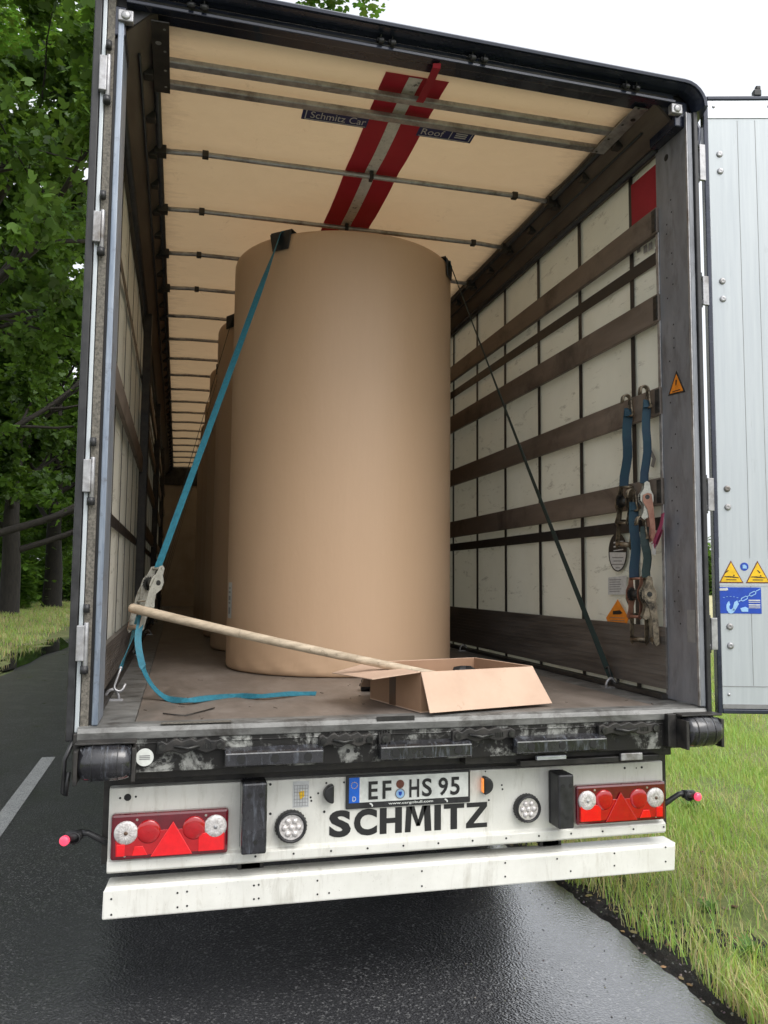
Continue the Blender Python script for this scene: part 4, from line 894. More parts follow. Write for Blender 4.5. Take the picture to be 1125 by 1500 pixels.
# ================================================================== STRAPS
def ratchet(parent, o, a, n, mats=('zinc', 'gear', 'zinc'), sc=1.0, handle=True, bend=0):
    # o: top end, a: down along strap, n: spool axis
    a = V(a).normalized(); n = V(n); n = (n-a*n.dot(a)).normalized(); b_ = a.cross(n)
    def P(u, v, w_): return V(o)+a*(u*sc)+b_*(v*sc)+n*(w_*sc)
    mb = MB(); outl = [(0, -.012), (-.008, 0), (0, .012), (.03, .016), (.055, .032), (.085, .032), (.11, .016), (.14, .02), (.165, .03), (.178, .016), (.165, -.004), (.12, -.016), (.09, -.028), (.06, -.028), (.035, -.016)]
    for w_ in (-.030, .028): mb.prism([P(u, v, w_) for u, v in outl], n*(.0025*sc))
    mb.tube([P(.004, 0, -.034), P(.004, 0, .034)], .006*sc, 8); mb.tube([P(.165, .012, -.034), P(.165, .012, .034)], .007*sc, 8)
    fr = mb.build('ratchet_frame', mats[0], parent)
    mb = MB(); mb.tube([P(.07, .002, -.027), P(.07, .002, .027)], .019*sc, 16)
    for w_ in (-.025, .021):
        pts = [P(.07+(.030 if k % 2 else .024)*math.cos(2*math.pi*k/32), .002+(.030 if k % 2 else .024)*math.sin(2*math.pi*k/32), w_) for k in range(32)]; mb.prism(pts, n*(.004*sc))
    mb.tube([P(.07, .002, -.040), P(.07, .002, .040)], .011*sc, 14); mb.build('spool', mats[1], parent)
    if handle:
        mb = MB(); ho = [(.055, -.018), (.05, .0), (.06, .022), (.09, .024), (.13, .002), (.19, -.008+bend), (.27, -.012+bend*2), (.285, -.022+bend*2), (.275, -.034+bend*2), (.20, -.032+bend), (.12, -.026)]
        for w_ in (-.0385, .0365): mb.prism([P(u, v, w_) for u, v in ho], n*(.0025*sc))
        mb.tube([P(.262, -.022+bend*2, -.037), P(.262, -.022+bend*2, .037)], .012*sc, 10); mb.tube([P(.155, -.018+bend*.5, -.037), P(.155, -.018+bend*.5, .037)], .004*sc, 8)
        mb.build('handle', mats[2], parent)
    return P
def jhook(parent, top, a, n, sc=1.0, mat='galv'):
    a = V(a).normalized(); n = V(n); n = (n-a*n.dot(a)).normalized(); b_ = a.cross(n); mb = MB()
    for s in (-1, 1):
        pts = [V(top)+n*(s*.022*sc), V(top)+a*(.03*sc)+n*(s*.012*sc), V(top)+a*(.07*sc)+n*(s*.007*sc)]
        pts += [V(top)+a*((.07+.018*math.sin(q))*sc)+b_*((.018-.018*math.cos(q))*sc)+n*(s*.007*sc) for q in [math.pi*k/6 for k in range(1, 7)]]+[V(top)+a*(.052*sc)+b_*(.038*sc)+n*(s*.007*sc)]
        mb.tube(pts, .0048*sc, 8)
    mb.tube([V(top)-n*(.026*sc), V(top)+n*(.026*sc)], .0045*sc, 8); return mb.build('hook', mat, parent)
TOPZ = DZ+RH+.004
PL = PX(2, TOPZ, 424, 350); PR = PX(2, TOPZ, 656, 385)
HL = V((-1.193, .64, DZ+.045)); HR = V((1.20, .655, DZ+.05))
def rim(p, k=1.012):
    v = V((p.x-cx, p.y-cy, 0)); v = v.normalized()*RR*k; return V((cx+v.x, cy+v.y, TOPZ))
QL, QR = rim(PL), rim(PR)
ST = empty('lashing_strap', (QL.x, QL.y, TOPZ), 'teal ratchet strap at the left of the front roll, its loose tail on the deck', 'ratchet strap')
dv = (HL-QL); Ld = dv.length; dn = dv.normalized()
# position of the ratchet along the strap
def along(px, py):                            # nearest point of the strap line to a photo ray
    r_ = ray(px, py).normalized(); w0 = CAM-QL; a_, b_, c_ = 1, r_.dot(dn), 1; d_, e_ = r_.dot(w0), dn.dot(w0); t = (e_-b_*d_)/(1-b_*b_); return t
tR = along(233, 832); tE = along(203, 915)
view = (QL+dn*tR-CAM).normalized(); wA = view.cross(dn).normalized(); wdir = (wA*.72+view*.55).normalized()
mb = MB(); mid = [QR+V((0, 0, .003)), QL+V((0, 0, .003))]
ctr = V((cx, cy, TOPZ))
mb.ribbon([QR+V((.005, -.003, -.03)), QR+V((.0, 0, .004)), (QR+QL)/2+V((0, 0, .003)), QL+V((0, 0, .004)), QL+dn*.03], [Y_]*5, .038, .0025); 
pts = [QL+dn*(.02+(tR-.02)*k/20) for k in range(21)]
mb.ribbon(pts, [(V((.1, 1, 0))*(1-min(1, k/4))+wdir*min(1, k/4)) for k in range(21)], .036, .0025)
pts = [QL+dn*tE*.985+dn*(Ld-.09-tE*.985)*k/6 for k in range(7)]
mb.ribbon(pts, [wdir*(1-k/6)+Y_*(k/6)+X_*.3 for k in range(7)], .044, .0025)
mb.build('webbing', 'webbing', ST)
P = ratchet(ST, QL+dn*tR, dn, view.cross(dn)*.55+view*.85, bend=.012, sc=1.12)
jhook(ST, HL-dn*.095, dn, Y_, 1.1)
# slack tail of the strap
def at(px, py, y): return PX(1, y, px, py)
tl = [(208, 893, .72), (205, 915, .69), (202, 935, .66), (205, 960, .63), (212, 985, .62), (226, 1008, .61)]
pts = [at(*q) for q in tl]
fl = [(246, 1023), (275, 1026), (310, 1022), (345, 1019), (380, 1020), (415, 1017), (440, 1016), (463, 1016)]
fp = [PX(2, DZ+.012+.006*math.sin(i*1.7), a, b_) for i, (a, b_) in enumerate(fl)]
allp = pts+fp
# Catmull-Rom smoothing
def smooth(P_, n=5):
    out = []
    for i in range(len(P_)-1):
        p0, p1, p2, p3 = P_[max(i-1, 0)], P_[i], P_[i+1], P_[min(i+2, len(P_)-1)]
        for k in range(n):
            t = k/n; out.append(.5*((2*p1)+(p2-p0)*t+(2*p0-5*p1+4*p2-p3)*t*t+(-p0+3*p1-3*p2+p3)*t**3))
    return out+[P_[-1]]
sp_ = smooth(allp); n_ = len(sp_); wds = []
for i in range(n_):
    q = i/n_; a = R(-20 - 30*math.sin(q*9)) if q < .4 else 0
    wd1 = V((.9, .35, .1)) if q < .28 else V((.5, .8, .15)).lerp(V((.05, .9, .42)), min(1, (q-.28)/.2)); wds.append(wd1)
mb = MB(); mb.ribbon(sp_, wds, .030, .0022); mb.build('loose_tail', 'webbing', ST)
# right half of the same lashing
SR = empty('lashing_strap', (QR.x, QR.y, TOPZ), 'dark green strap from the right rim of the front roll to the right deck edge', 'ratchet strap')
d2 = HR-QR; mb = MB(); pts = [QR+V((.004, -.004, -.01))+d2*(k/24)+V((0, 0, -.02*math.sin(math.pi*k/24))) for k in range(25)]
vw = (pts[12]-CAM).normalized(); wB = vw.cross(d2).normalized()
mb.ribbon(pts, [(wB*(.10+.62*(k/24)**1.5)+vw*(1-.4*k/24)) for k in range(25)], .034, .0025); mb.build('webbing', 'webbing_dk', SR)
jhook(SR, HR-d2.normalized()*.05, d2, Y_, 1.0, 'dark_metal')
# edge protectors on the roll rim
for q, lb in ((QL, 'black plastic edge protector under the strap on the left rim of the big roll'), (QR, 'black plastic edge protector under the strap on the right rim of the big roll')):
    rad = V((q.x-cx, q.y-cy, 0)).normalized(); tn = V((-rad.y, rad.x, 0)); e = empty('edge_protector', (q.x, q.y, TOPZ), lb, 'edge protector')
    b0 = V((cx, cy, 0))+rad*(RR+.003); mb = MB()
    mb.prism([V((b0.x, b0.y, TOPZ-.10))-tn*.055, V((b0.x, b0.y, TOPZ-.10))+tn*.055, V((b0.x, b0.y, TOPZ+.004))+tn*.075, V((b0.x, b0.y, TOPZ+.004))-tn*.075], rad*.009); mb.build('side_leg', 'black', e, .004)
    mb = MB(); mb.prism([V((b0.x, b0.y, TOPZ+.0045))-tn*.075, V((b0.x, b0.y, TOPZ+.0045))+tn*.075, V((b0.x, b0.y, TOPZ+.0045))+tn*.055-rad*.12, V((b0.x, b0.y, TOPZ+.0045))-tn*.055-rad*.12], Z_*.012); mb.build('top_leg', 'black', e, .004)
# straps over the farther rolls
for i in range(1, 6):
    x, y = RC[i]; nm = ['', 'second', 'third', 'fourth', 'fifth', 'sixth'][i]
    e = empty('lashing_strap', (x, y, TOPZ), 'dark strap over the top of the %s paper roll down to the deck edge' % nm, 'ratchet strap', 'straps over the rolls deep in the trailer')
    a = V((x-RR*.86, y-RR*.5, TOPZ)); b_ = V((x+RR*.86, y-RR*.5, TOPZ)); mb = MB()
    mb.ribbon([V((-1.19, y-1.15, DZ+.06)), a+V((-.01, -.01, -.01)), a+V((.03, 0, .006)), b_+V((-.03, 0, .006)), b_+V((.01, -.01, -.01)), V((1.19, y+.7, DZ+.06))], Y_, .046, .003); mb.build('webbing', 'webbing_dk', e)
    mb = MB(); rad = V((-.86, -.5, 0)).normalized(); q = V((x, y, 0))+rad*(RR+.006)+Z_*(TOPZ-.08); tn = V((-rad.y, rad.x, 0)); mb.obox(q-tn*.07, tn, rad, Z_, .14, .012, .10); mb.build('edge_protector', 'black', e, .004)

# hanging spare straps on the right laths
def hang(name, label, hx, top, rt, mats, wb, hz, sc=1.0, hooky=None, flip=1, ang=0):
    (px, py), (qx, qy) = top, rt
    p = PX(0, hx, px, py); q = PX(0, hx, qx, qy); e = empty('spare_strap', p, label, 'ratchet strap', 'spare ratchet straps hanging on the right laths')
    jhook(e, p+V((0, 0, -.085)), Z_, Y_, 1.15, 'zinc_old')
    mb = MB(); k = 9; pts = [p.lerp(q, i/k)+V((.004*math.sin(i*1.3), .006*math.sin(i*.9), 0)) for i in range(k+1)]; pts[0] = p+V((0, 0, -.085))
    wv = V((.86, -.5, 0)); mb.ribbon(pts, wv, .035, .004); mb.ribbon([t+V((-.009, .006*flip, 0)) for t in pts], wv, .033, .003); mb.build('webbing', wb, e)
    d = V((0, ang, -1)); ratchet(e, q, d, V((.35*flip, -.94, 0)), mats, sc, True, hz); return e
hang('a', 'spare blue strap hanging left of the others, its ratchet over the oval sticker', 1.195, (923, 584), (917, 712), ('zinc_old', 'gear', 'zinc_old'), 'webbing_bl', .010, 1.1, ang=.12)
hang('b', 'spare blue strap nearest the post with bright zinc ratchet and reddish handle', 1.195, (949, 571), (946, 708), ('zinc', 'gear', 'copper'), 'webbing_bl', .0, .98, flip=-1)
hang('c', 'long spare blue strap hooked on the fourth lath, oily ratchet low down', 1.185, (930, 722), (932, 846), ('copper', 'gear', 'zinc_old'), 'webbing_bl', .006, 1.12)
hang('d', 'dark green spare strap with an oily ratchet handle hanging lowest beside the post', 1.190, (944, 762), (949, 846), ('zinc_old', 'gear', 'zinc_old'), 'webbing_dk', .0, 1.1, flip=-1)
e = empty('purple_strap', PX(0, 1.19, 970, 752), 'short magenta strap loop hanging beside the bright zinc ratchet', 'strap')
mb = MB(); pts = smooth([PX(0, 1.20, 971, 752), PX(0, 1.19, 968, 770), PX(0, 1.185, 960, 790), PX(0, 1.19, 958, 800), PX(0, 1.20, 963, 792), PX(0, 1.21, 969, 775)]); mb.ribbon(pts, V((.4, 1, .5)), .042, .003); mb.build('webbing', 'webbing_pu', e)
mb = MB(); mb.ribbon([PX(0, 1.188, 959, 797), PX(0, 1.188, 957, 812)], V((0, 1, .2)), .03, .003); mb.build('end_tab', 'pale', e)

# ================================================================== POLE, BOX, BITS
t_ = along(200, 897); A = QL+dn*t_
A = CAM+ray(194, 891).normalized()*((A-CAM).length-.055); Bp = PX(1, .12, 640, 989)
e = empty('wooden_pole', Bp, 'weathered round wooden pole leaning from the strap ratchet into the cardboard box', 'pole')
mb = MB(); n = 12; pts = [A.lerp(Bp, i/n)+V((0, 0, -.008*math.sin(math.pi*i/n))) for i in range(n+1)]; rs = [.0215-.006*i/n for i in range(n+1)]
dr = (pts[0]-pts[1]).normalized(); pts = [pts[0]+dr*.016, pts[0]+dr*.010]+pts; rs = [.009, .018]+rs; mb.tube(pts, rs, 16); mb.build('pole_shaft', 'wood', e)
OB = V((.014, .035, DZ+.003)); th = R(14.5); BU = V((math.cos(th), math.sin(th), 0)); BV = V((-math.sin(th), math.cos(th), 0)); bl, bd, bh = .560, .43, .160; tk = .005
BX = empty('cardboard_box', OB, 'open shallow cardboard box with folded-out flaps at the rear edge of the deck', 'cardboard box')
mb = MB(); mb.obox(OB, BU, BV, Z_, bl, bd, tk); mb.build('bottom', 'box', BX)
mb = MB()
mb.obox(OB+Z_*tk, BU, BV, Z_, bl, tk, bh-tk); mb.obox(OB+BV*(bd-tk)+Z_*tk, BU, BV, Z_, bl, tk, bh-tk)
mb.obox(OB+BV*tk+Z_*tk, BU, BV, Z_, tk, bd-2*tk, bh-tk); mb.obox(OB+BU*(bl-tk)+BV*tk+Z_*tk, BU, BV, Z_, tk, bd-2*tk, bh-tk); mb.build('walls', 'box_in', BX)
def flap(p, q, pd, qd, mat='box'):
    nn = (q-p).cross(pd).normalized(); mb = MB(); mb.prism([p, q, q+qd, p+pd], nn*.004); return mb.build('flap', mat, BX, .001)
ft = OB+Z_*(bh+.001)-BV*.003; 
flap(ft, ft+BU*bl, -BV*.075-Z_*.150+BU*-.004, -BV*.075-Z_*.150+BU*.045)
lf = OB+Z_*(bh+.002)-BU*.003; flap(lf+BV*bd, lf+BV*.0, -BU*.20-Z_*.035-BV*.03, -BU*.20-Z_*.022+BV*.03)
rf_ = OB+Z_*(bh+.002)+BU*(bl+.003); flap(rf_, rf_+BV*bd, BU*.075-Z_*.13, BU*.075-Z_*.12)
bf = OB+Z_*(bh+.002)+BV*(bd+.003); flap(bf+BU*bl, bf, BV*.10-Z_*.12, BV*.10-Z_*.12)
mb = MB(); mb.obox(OB+BV*.20-BU*.0012+Z_*.002, BV, BU, Z_, .055, .001, bh-.02); mb.build('parcel_tape', 'tape', BX)
# dark bits lying in the box and behind it
def lump(name, c, r, label, cat, mat, sq=(1, 1, .4), seed=1):
    rr = random.Random(seed); mb = MB(); n, m_ = 18, 9; ph = [rr.uniform(0, 6) for _ in range(6)]; vs = []
    for j in range(m_+1):
        for k in range(n):
            a = 2*math.pi*k/n; b_ = math.pi*j/m_; d = r*(1+.28*math.sin(3*a+ph[0])*math.sin(2*b_+ph[1])+.16*math.sin(7*a+ph[2]+4*b_))
            vs.append(V(c)+V((d*math.sin(b_)*math.cos(a)*sq[0], d*math.sin(b_)*math.sin(a)*sq[1], d*math.cos(b_)*sq[2])))
    mb._add(vs, [(j*n+k, (j+1)*n+k, (j+1)*n+(k+1) % n, j*n+(k+1) % n) for j in range(m_) for k in range(n)], True)
    o = mb.build(name, mat); return tag(o, label, cat)
lump('crumpled_rag', OB+BU*.45+BV*.34+Z_*.075, .06, 'dark crumpled rag lying inside the cardboard box at its back right', 'rag', 'black', (1.1, .9, .85), 3)
lump('dirty_glove', OB+BU*.24+BV*.30+Z_*.055, .06, 'brown dirty work cloth inside the cardboard box near its middle', 'cloth', 'tape', (1.2, .8, .75), 5)
lump('rubber_pad', PX(2, DZ+.03, 541, 1003), .045, 'small black rubber pad on the deck behind the left side of the box', 'rubber pad', 'black', (1, 1, .6), 8)
# bent wire and twigs on the deck
mb = MB(); w1 = [PX(2, DZ+.005, *q) for q in ((239, 1045), (255, 1047), (271, 1048), (292, 1043), (314, 1037))]; mb.tube(w1, .0028, 6)
tag(mb.build('bent_wire', 'dark_metal'), 'thin bent wire lying on the deck in front of the loose teal strap end', 'wire')
# small debris: splinters and chips
mb = MB()
for k in range(46):
    x, y = random.uniform(-1.1, 1.1), random.uniform(.05, 1.3); l = random.uniform(.004, .03); a = random.uniform(0, 3.1); c, s_ = math.cos(a), math.sin(a); w_ = random.uniform(.002, .006)
    mb.obox(V((x, y, DZ+.0012)), V((c, s_, 0)), V((-s_, c, 0)), Z_, l, w_, .002)
tag(mb.build('deck_splinters', 'slat'), kind='stuff', label='small wood splinters and grit scattered on the deck')

# ================================================================== VEGETATION
def np_mesh(name, verts, faces, cols, mat, parent=None, smooth=False):
    me = bpy.data.meshes.new(name); nv = len(verts); nf = len(faces); k = faces.shape[1]
    me.vertices.add(nv); me.vertices.foreach_set('co', verts.astype(np.float32).ravel())
    me.loops.add(nf*k); me.loops.foreach_set('vertex_index', faces.astype(np.int32).ravel())
    me.polygons.add(nf); me.polygons.foreach_set('loop_start', np.arange(0, nf*k, k, dtype=np.int32)); me.polygons.foreach_set('loop_total', np.full(nf, k, dtype=np.int32))
    at_ = me.color_attributes.new('tint', 'FLOAT_COLOR', 'POINT'); c = np.ones((nv, 4), np.float32); c[:, :3] = cols; at_.data.foreach_set('color', c.ravel())
    me.update(); me.materials.append(M[mat]); ob = bpy.data.objects.new(name, me); C.objects.link(ob)
    if parent: ob.parent = parent
    return ob
def grass(name, N, xf, yf, hmin, hmax, wid, label, dens=None, z0=0, strawf=.15, lean=.5):
    x = xf(N); y = yf(N)
    if dens is not None:
        k = rng.random(N) < dens(x, y); x = x[k]; y = y[k]; N = len(x)
    h = rng.uniform(hmin, hmax, N)*(.55+.45*np.clip(.5+.5*np.sin(x*2.1+1.3*np.sin(y*1.1))*np.cos(y*1.9+x), 0, 1)+.15*rng.standard_normal(N)).clip(.35, 1.4)
    a = rng.uniform(0, 2*np.pi, N); l = rng.uniform(.1, lean, N)*h; ww = wid*rng.uniform(.6, 1.4, N); b_ = a+rng.uniform(.9, 2.2, N)
    dx, dy = np.cos(a), np.sin(a); wx, wy = np.cos(b_)*ww/2, np.sin(b_)*ww/2
    z = np.full(N, z0) if np.isscalar(z0) else z0(x, y)
    V_ = np.zeros((N, 6, 3)); 
    for i, (t, wf) in enumerate(((0, 1), (.55, .8), (1, .12))):
        px_ = x+dx*l*t**2; py_ = y+dy*l*t**2; pz = z+h*t*(1-.12*t)
        V_[:, 2*i, 0] = px_-wx*wf; V_[:, 2*i, 1] = py_-wy*wf; V_[:, 2*i, 2] = pz
        V_[:, 2*i+1, 0] = px_+wx*wf; V_[:, 2*i+1, 1] = py_+wy*wf; V_[:, 2*i+1, 2] = pz
    base = np.arange(N)[:, None]*6; Fc = np.concatenate([base+np.array([0, 1, 3, 2]), base+np.array([2, 3, 5, 4])])
    g = np.stack([rng.uniform(.30, .46, N), rng.uniform(.44, .60, N), rng.uniform(.09, .16, N)], 1)
    st = rng.random(N) < (strawf if np.isscalar(strawf) else strawf(x, y)); g[st] = np.stack([rng.uniform(.48, .66, st.sum()), rng.uniform(.42, .56, st.sum()), rng.uniform(.20, .30, st.sum())], 1)
    cols = np.repeat(g[:, None, :], 6, 1).reshape(-1, 3)
    o = np_mesh(name, V_.reshape(-1, 3), Fc, cols, 'blade'); tag(o, label, None, None, 'stuff'); return o
def patch(x, y): return np.clip(.62+.5*np.sin(x*2.3+.8*np.sin(y*1.7))*np.sin(y*1.5+x*.7), .1, 1)
def edgef(x, y): 
    e = x-(1.175+.04*np.sin(y*3.1)+.04*np.sin(y*7.7+1)); return np.clip(e/.10, 0, 1)*patch(x, y)*np.where(y < 14, 1, .8)
def strw(x, y): return np.clip(.48-.26*(x-1.4)+.2*np.sin(3*x+2*y), .05, .7)
vh = lambda x, y: np.full(len(x), .03)
grass('verge_grass', 230000, lambda n: 1.19+4.6*rng.random(n)**1.35, lambda n: rng.uniform(-1.2, 9.5, n), .05, .17, .0050, 'long green and straw-coloured grass on the right verge close to the road', edgef, vh, strw, .8)
grass('verge_grass', 60000, lambda n: 1.19+6*rng.random(n)**1.3, lambda n: rng.uniform(-6, -1.2, n), .05, .18, .007, 'grass of the right verge level with the photographer', edgef, vh, strw, .8)
grass('verge_grass', 90000, lambda n: rng.uniform(1.4, 14, n), lambda n: 8+24*rng.random(n)**1.3, .08, .20, .014, 'green grass of the right verge farther from the trailer', patch, vh, .15, .7)
grass('verge_grass', 34000, lambda n: rng.uniform(5.5, 15, n), lambda n: rng.uniform(2, 13, n), .09, .24, .011, 'taller grass towards the field on the right', patch, vh, .22, .7)
grass('left_verge_grass', 70000, lambda n: -4.15-7.5*rng.random(n)**1.3, lambda n: 9+45*rng.random(n)**1.2, .08, .26, .018, 'yellow-green grass on the left verge below the trees', lambda x, y: np.clip((-4.25-x)/.6, .0, 1)*patch(x, y), lambda x, y: .05+.06*np.clip((-x-4)/2, 0, 1), .40, .7)
def scatter(name, n, xf, yf, sz, cols_, mat, label, z=.02, flatk=.5):
    v = []; f = []; c = []; k0 = 0
    for _ in range(n):
        x, y = xf(), yf(); s_ = random.uniform(*sz); a = random.uniform(0, 6.28); col_ = random.choice(cols_); m_ = 5
        ring = [(x+s_*math.cos(a+2*math.pi*k/m_)*random.uniform(.6, 1.1), y+s_*math.sin(a+2*math.pi*k/m_)*random.uniform(.6, 1.1), (z(x, y) if callable(z) else z)) for k in range(m_)]
        top = (x+random.uniform(-.2, .2)*s_, y+random.uniform(-.2, .2)*s_, ring[0][2]+s_*flatk)
        v += ring+[top]; f += [(k0+k, k0+(k+1) % m_, k0+m_) for k in range(m_)]; c += [tuple(q*random.uniform(.8, 1.2) for q in col_)]*(m_+1); k0 += m_+1
    o = np_mesh(name, np.array(v), np.array(f), np.array(c), mat); tag(o, label, None, None, 'stuff')
scatter('gravel', 2600, lambda: 1.17+abs(random.gauss(0, .13)), lambda: random.uniform(-1.5, 7), (.003, .013), [(.05, .045, .04), (.12, .11, .10), (.03, .028, .025), (.2, .18, .15)], 'grit', 'small stones and crumbs of tarmac along the road edge', lambda x, y: soil_h(x, y)-.001, .7)
scatter('gravel', 700, lambda: random.uniform(.2, 1.14), lambda: random.uniform(-1.5, 6), (.002, .006), [(.10, .09, .08), (.03, .03, .03), (.2, .18, .16)], 'grit', 'loose grit on the wet tarmac', .001, .6)
scatter('leaf_litter', 420, lambda: 1.18+abs(random.gauss(0, .45)), lambda: random.uniform(-1.5, 7), (.012, .03), [(.20, .12, .05), (.14, .08, .035), (.28, .2, .09), (.09, .05, .025)], 'grit', 'brown dead leaves in the verge grass', lambda x, y: soil_h(x, y)+.006, .25)
# broad leaf weeds on the right verge
def weed(x, y, s, label, seed):
    rr = np.random.default_rng(seed); n = 26; mb = MB()
    e = empty('weed_plant', (x, y, .03), label, 'weed', 'broad-leaved weeds in the right verge')
    for k in range(n):
        a = rr.uniform(0, 6.28); l = s*rr.uniform(.6, 1.1); d = V((math.cos(a), math.sin(a), 0)); w_ = V((-d.y, d.x, 0)); b0 = V((x, y, .03)); el = rr.uniform(.6, 1.3)
        c0 = b0+d*l*.05; c1 = b0+d*l*.45+Z_*l*el*.6; c2 = b0+d*l*.9+Z_*l*el*.75
        mb._add([c0, c1+w_*l*.09, c1-w_*l*.09, c2], [(0, 2, 1), (1, 2, 3)])
    o = mb.build('leaves', 'blade', e); at_ = o.data.color_attributes.new('tint', 'FLOAT_COLOR', 'POINT')
    for v in at_.data: g = rr.uniform(.8, 1.2); v.color = (.10*g, .22*g, .035*g, 1)
for i, (px, py, s, lb) in enumerate(((1100, 1405, .10, 'leafy weed low in the bottom right corner of the grass'), (1040, 1340, .08, 'small leafy weed midway along the soil edge of the verge'), (905, 1290, .08, 'leafy weed growing just right of the bumper end'), (1010, 1190, .12, 'leafy weed in the grass under the right marker lamp'))):
    p = PX(2, .03, px, py); weed(p.x, p.y, s, lb, i+3)

# trees ---------------------------------------------------------------
LS = np.array([[0, 0, 0], [.30, .06, .03], [.52, .36, .06], [.22, .42, .0], [.30, .74, .02], [0, 1.05, -.08], [-.30, .74, .02], [-.22, .42, .0], [-.52, .36, .06], [-.30, .06, .03]])
def tree_mesh(seed, H, spread, trunk_r, leafs, leaf, bias=(0, 0), low=.22, dark=1.0, limbs=11):
    rr = random.Random(seed); r2 = np.random.default_rng(seed); mb = MB(); tips = []
    def limb(p, d, L, r, depth):
        n = 5; pts = [V(p)]; rs = [r]; q = V(p); dd = V(d).normalized()
        for i in range(n):
            dd = (dd+V((rr.uniform(-.22, .22), rr.uniform(-.22, .22), rr.uniform(-.08, .20 if depth < 2 else .05)))).normalized()
            q = q+dd*(L/n); pts.append(q.copy()); rs.append(max(.006, r*(1-.62*(i+1)/n)))
            if depth < 3 and i >= 1:
                for _ in range(1 if depth else 2):
                    sd_ = (dd+V((rr.uniform(-1, 1), rr.uniform(-1, 1), rr.uniform(-.5, .45)))).normalized()
                    limb(q, sd_, L*rr.uniform(.38, .6), rs[-1]*.62, depth+1)
            if depth >= 2: tips.append((q.copy(), L*.30))
            elif depth == 1 and i >= 2: tips.append((q.copy(), L*.34))
        mb.tube(pts, rs, 7 if depth < 2 else 4, False); 
    # trunk
    tp = [V((0, 0, -.1)), V((.02, 0, .35)), V((.05, .03, H*.15)), V((-.05, .06, H*.32)), V((.08, 0, H*.5)), V((0, -.06, H*.68)), V((.05, 0, H*.86))]
    mb.tube(tp, [trunk_r*1.35, trunk_r*1.05, trunk_r*.92, trunk_r*.75, trunk_r*.55, trunk_r*.35, trunk_r*.12], 12, False)
    for k in range(limbs):
        t = low+(.88-low)*k/(limbs-1); z = H*t; a = k*2.4+rr.uniform(-.4, .4); L = spread*(1.0-.55*max(0, t-.35)/.6)*rr.uniform(.75, 1.05)
        d = V((math.cos(a)+bias[0]*.5, math.sin(a)+bias[1]*.5, .30+.5*t)); limb((0, 0, z), d, L, trunk_r*(.42-.28*t), 0)
    P0 = np.array([tuple(p) for p, s in tips]); SC = np.array([s for p, s in tips]); idx = r2.integers(0, len(P0), leafs)
    c = P0[idx]+r2.standard_normal((leafs, 3))*np.array([.34, .34, .26])*np.clip(SC[idx], .25, 1.4)[:, None]*1.1; c[:, 2] -= .05
    az = r2.uniform(0, 2*np.pi, leafs); tl_ = r2.uniform(-1.2, .5, leafs); rl = r2.uniform(-1.3, 1.3, leafs); s = leaf*r2.uniform(.45, 1.3, leafs)
    fx = np.stack([np.cos(az)*np.cos(tl_), np.sin(az)*np.cos(tl_), np.sin(tl_)], 1); sx_ = np.stack([-np.sin(az), np.cos(az), np.zeros(leafs)], 1); nz = np.cross(sx_, fx)
    sx2 = sx_*np.cos(rl)[:, None]+nz*np.sin(rl)[:, None]; nz2 = np.cross(sx2, fx)
    Vv = c[:, None, :]+s[:, None, None]*(LS[None, :, 0:1]*sx2[:, None, :]+LS[None, :, 1:2]*fx[:, None, :]+LS[None, :, 2:3]*nz2[:, None, :])
    Fc = np.arange(leafs)[:, None]*10+np.arange(10)[None, :]
    cl = .5+.5*np.sin(P0[idx, 0]*1.7+P0[idx, 2]*2.1)*np.cos(P0[idx, 1]*1.9); g = np.stack([.034+.066*cl, .078+.115*cl, .014+.012*cl], 1)*(r2.uniform(.5, 1.5, leafs)*dark*1.1)[:, None]
    return mb, Vv.reshape(-1, 3), Fc, np.repeat(g[:, None, :], 10, 1).reshape(-1, 3)
def make_tree(name, seed, loc, H, spread, tr, leafs, leaf, label, group, **kw):
    e = empty(name, loc, label, 'tree', group); mb, v, f_, c = tree_mesh(seed, H, spread, tr, leafs, leaf, **kw)
    mb.build('trunk', 'bark', e, local=True); np_mesh('crown', v, f_, c, 'leaf', e); return e
G = 'roadside trees on the left'
ta = make_tree('broadleaf_tree', 11, (-7.4, 12.5, 0), 15, 6.6, .42, 105000, .17, 'nearest tree, its leafy branches overhanging the road at the top left', G, bias=(.35, -.1), low=.34)
tb = make_tree('broadleaf_tree', 23, (-7.7, 24, 0), 14, 6.8, .40, 95000, .20, 'second roadside tree, its crown filling the left side above the trailer edge', G, bias=(.3, -.1), low=.18)
tc_ = make_tree('broadleaf_tree', 35, (-7.95, 35, 0), 14, 6.5, .42, 80000, .25, 'roadside tree whose thick trunk stands at the far left edge of the photo', G, low=.20)
td = make_tree('broadleaf_tree', 47, (-7.6, 45, 0), 14, 6.5, .50, 64000, .28, 'roadside tree with a tall dark trunk rising from the bright grass beside the trailer', G, low=.27)
lab = ['roadside tree just behind the one with the tall dark trunk', 'sixth roadside tree, half lost in the foliage', 'far roadside tree near the end of the row', 'farthest roadside tree of the row on the left']
for k, (x, y, z, src) in enumerate(((-7.3, 58, 1.5, tb), (-7.8, 70, 3.7, ta), (-7.4, 84, 5.1, tb), (-7.6, 100, .7, td))):
    c = copy_tree(src); c.location = (x, y, 0); c.rotation_euler.z = z; c['label'] = lab[k]
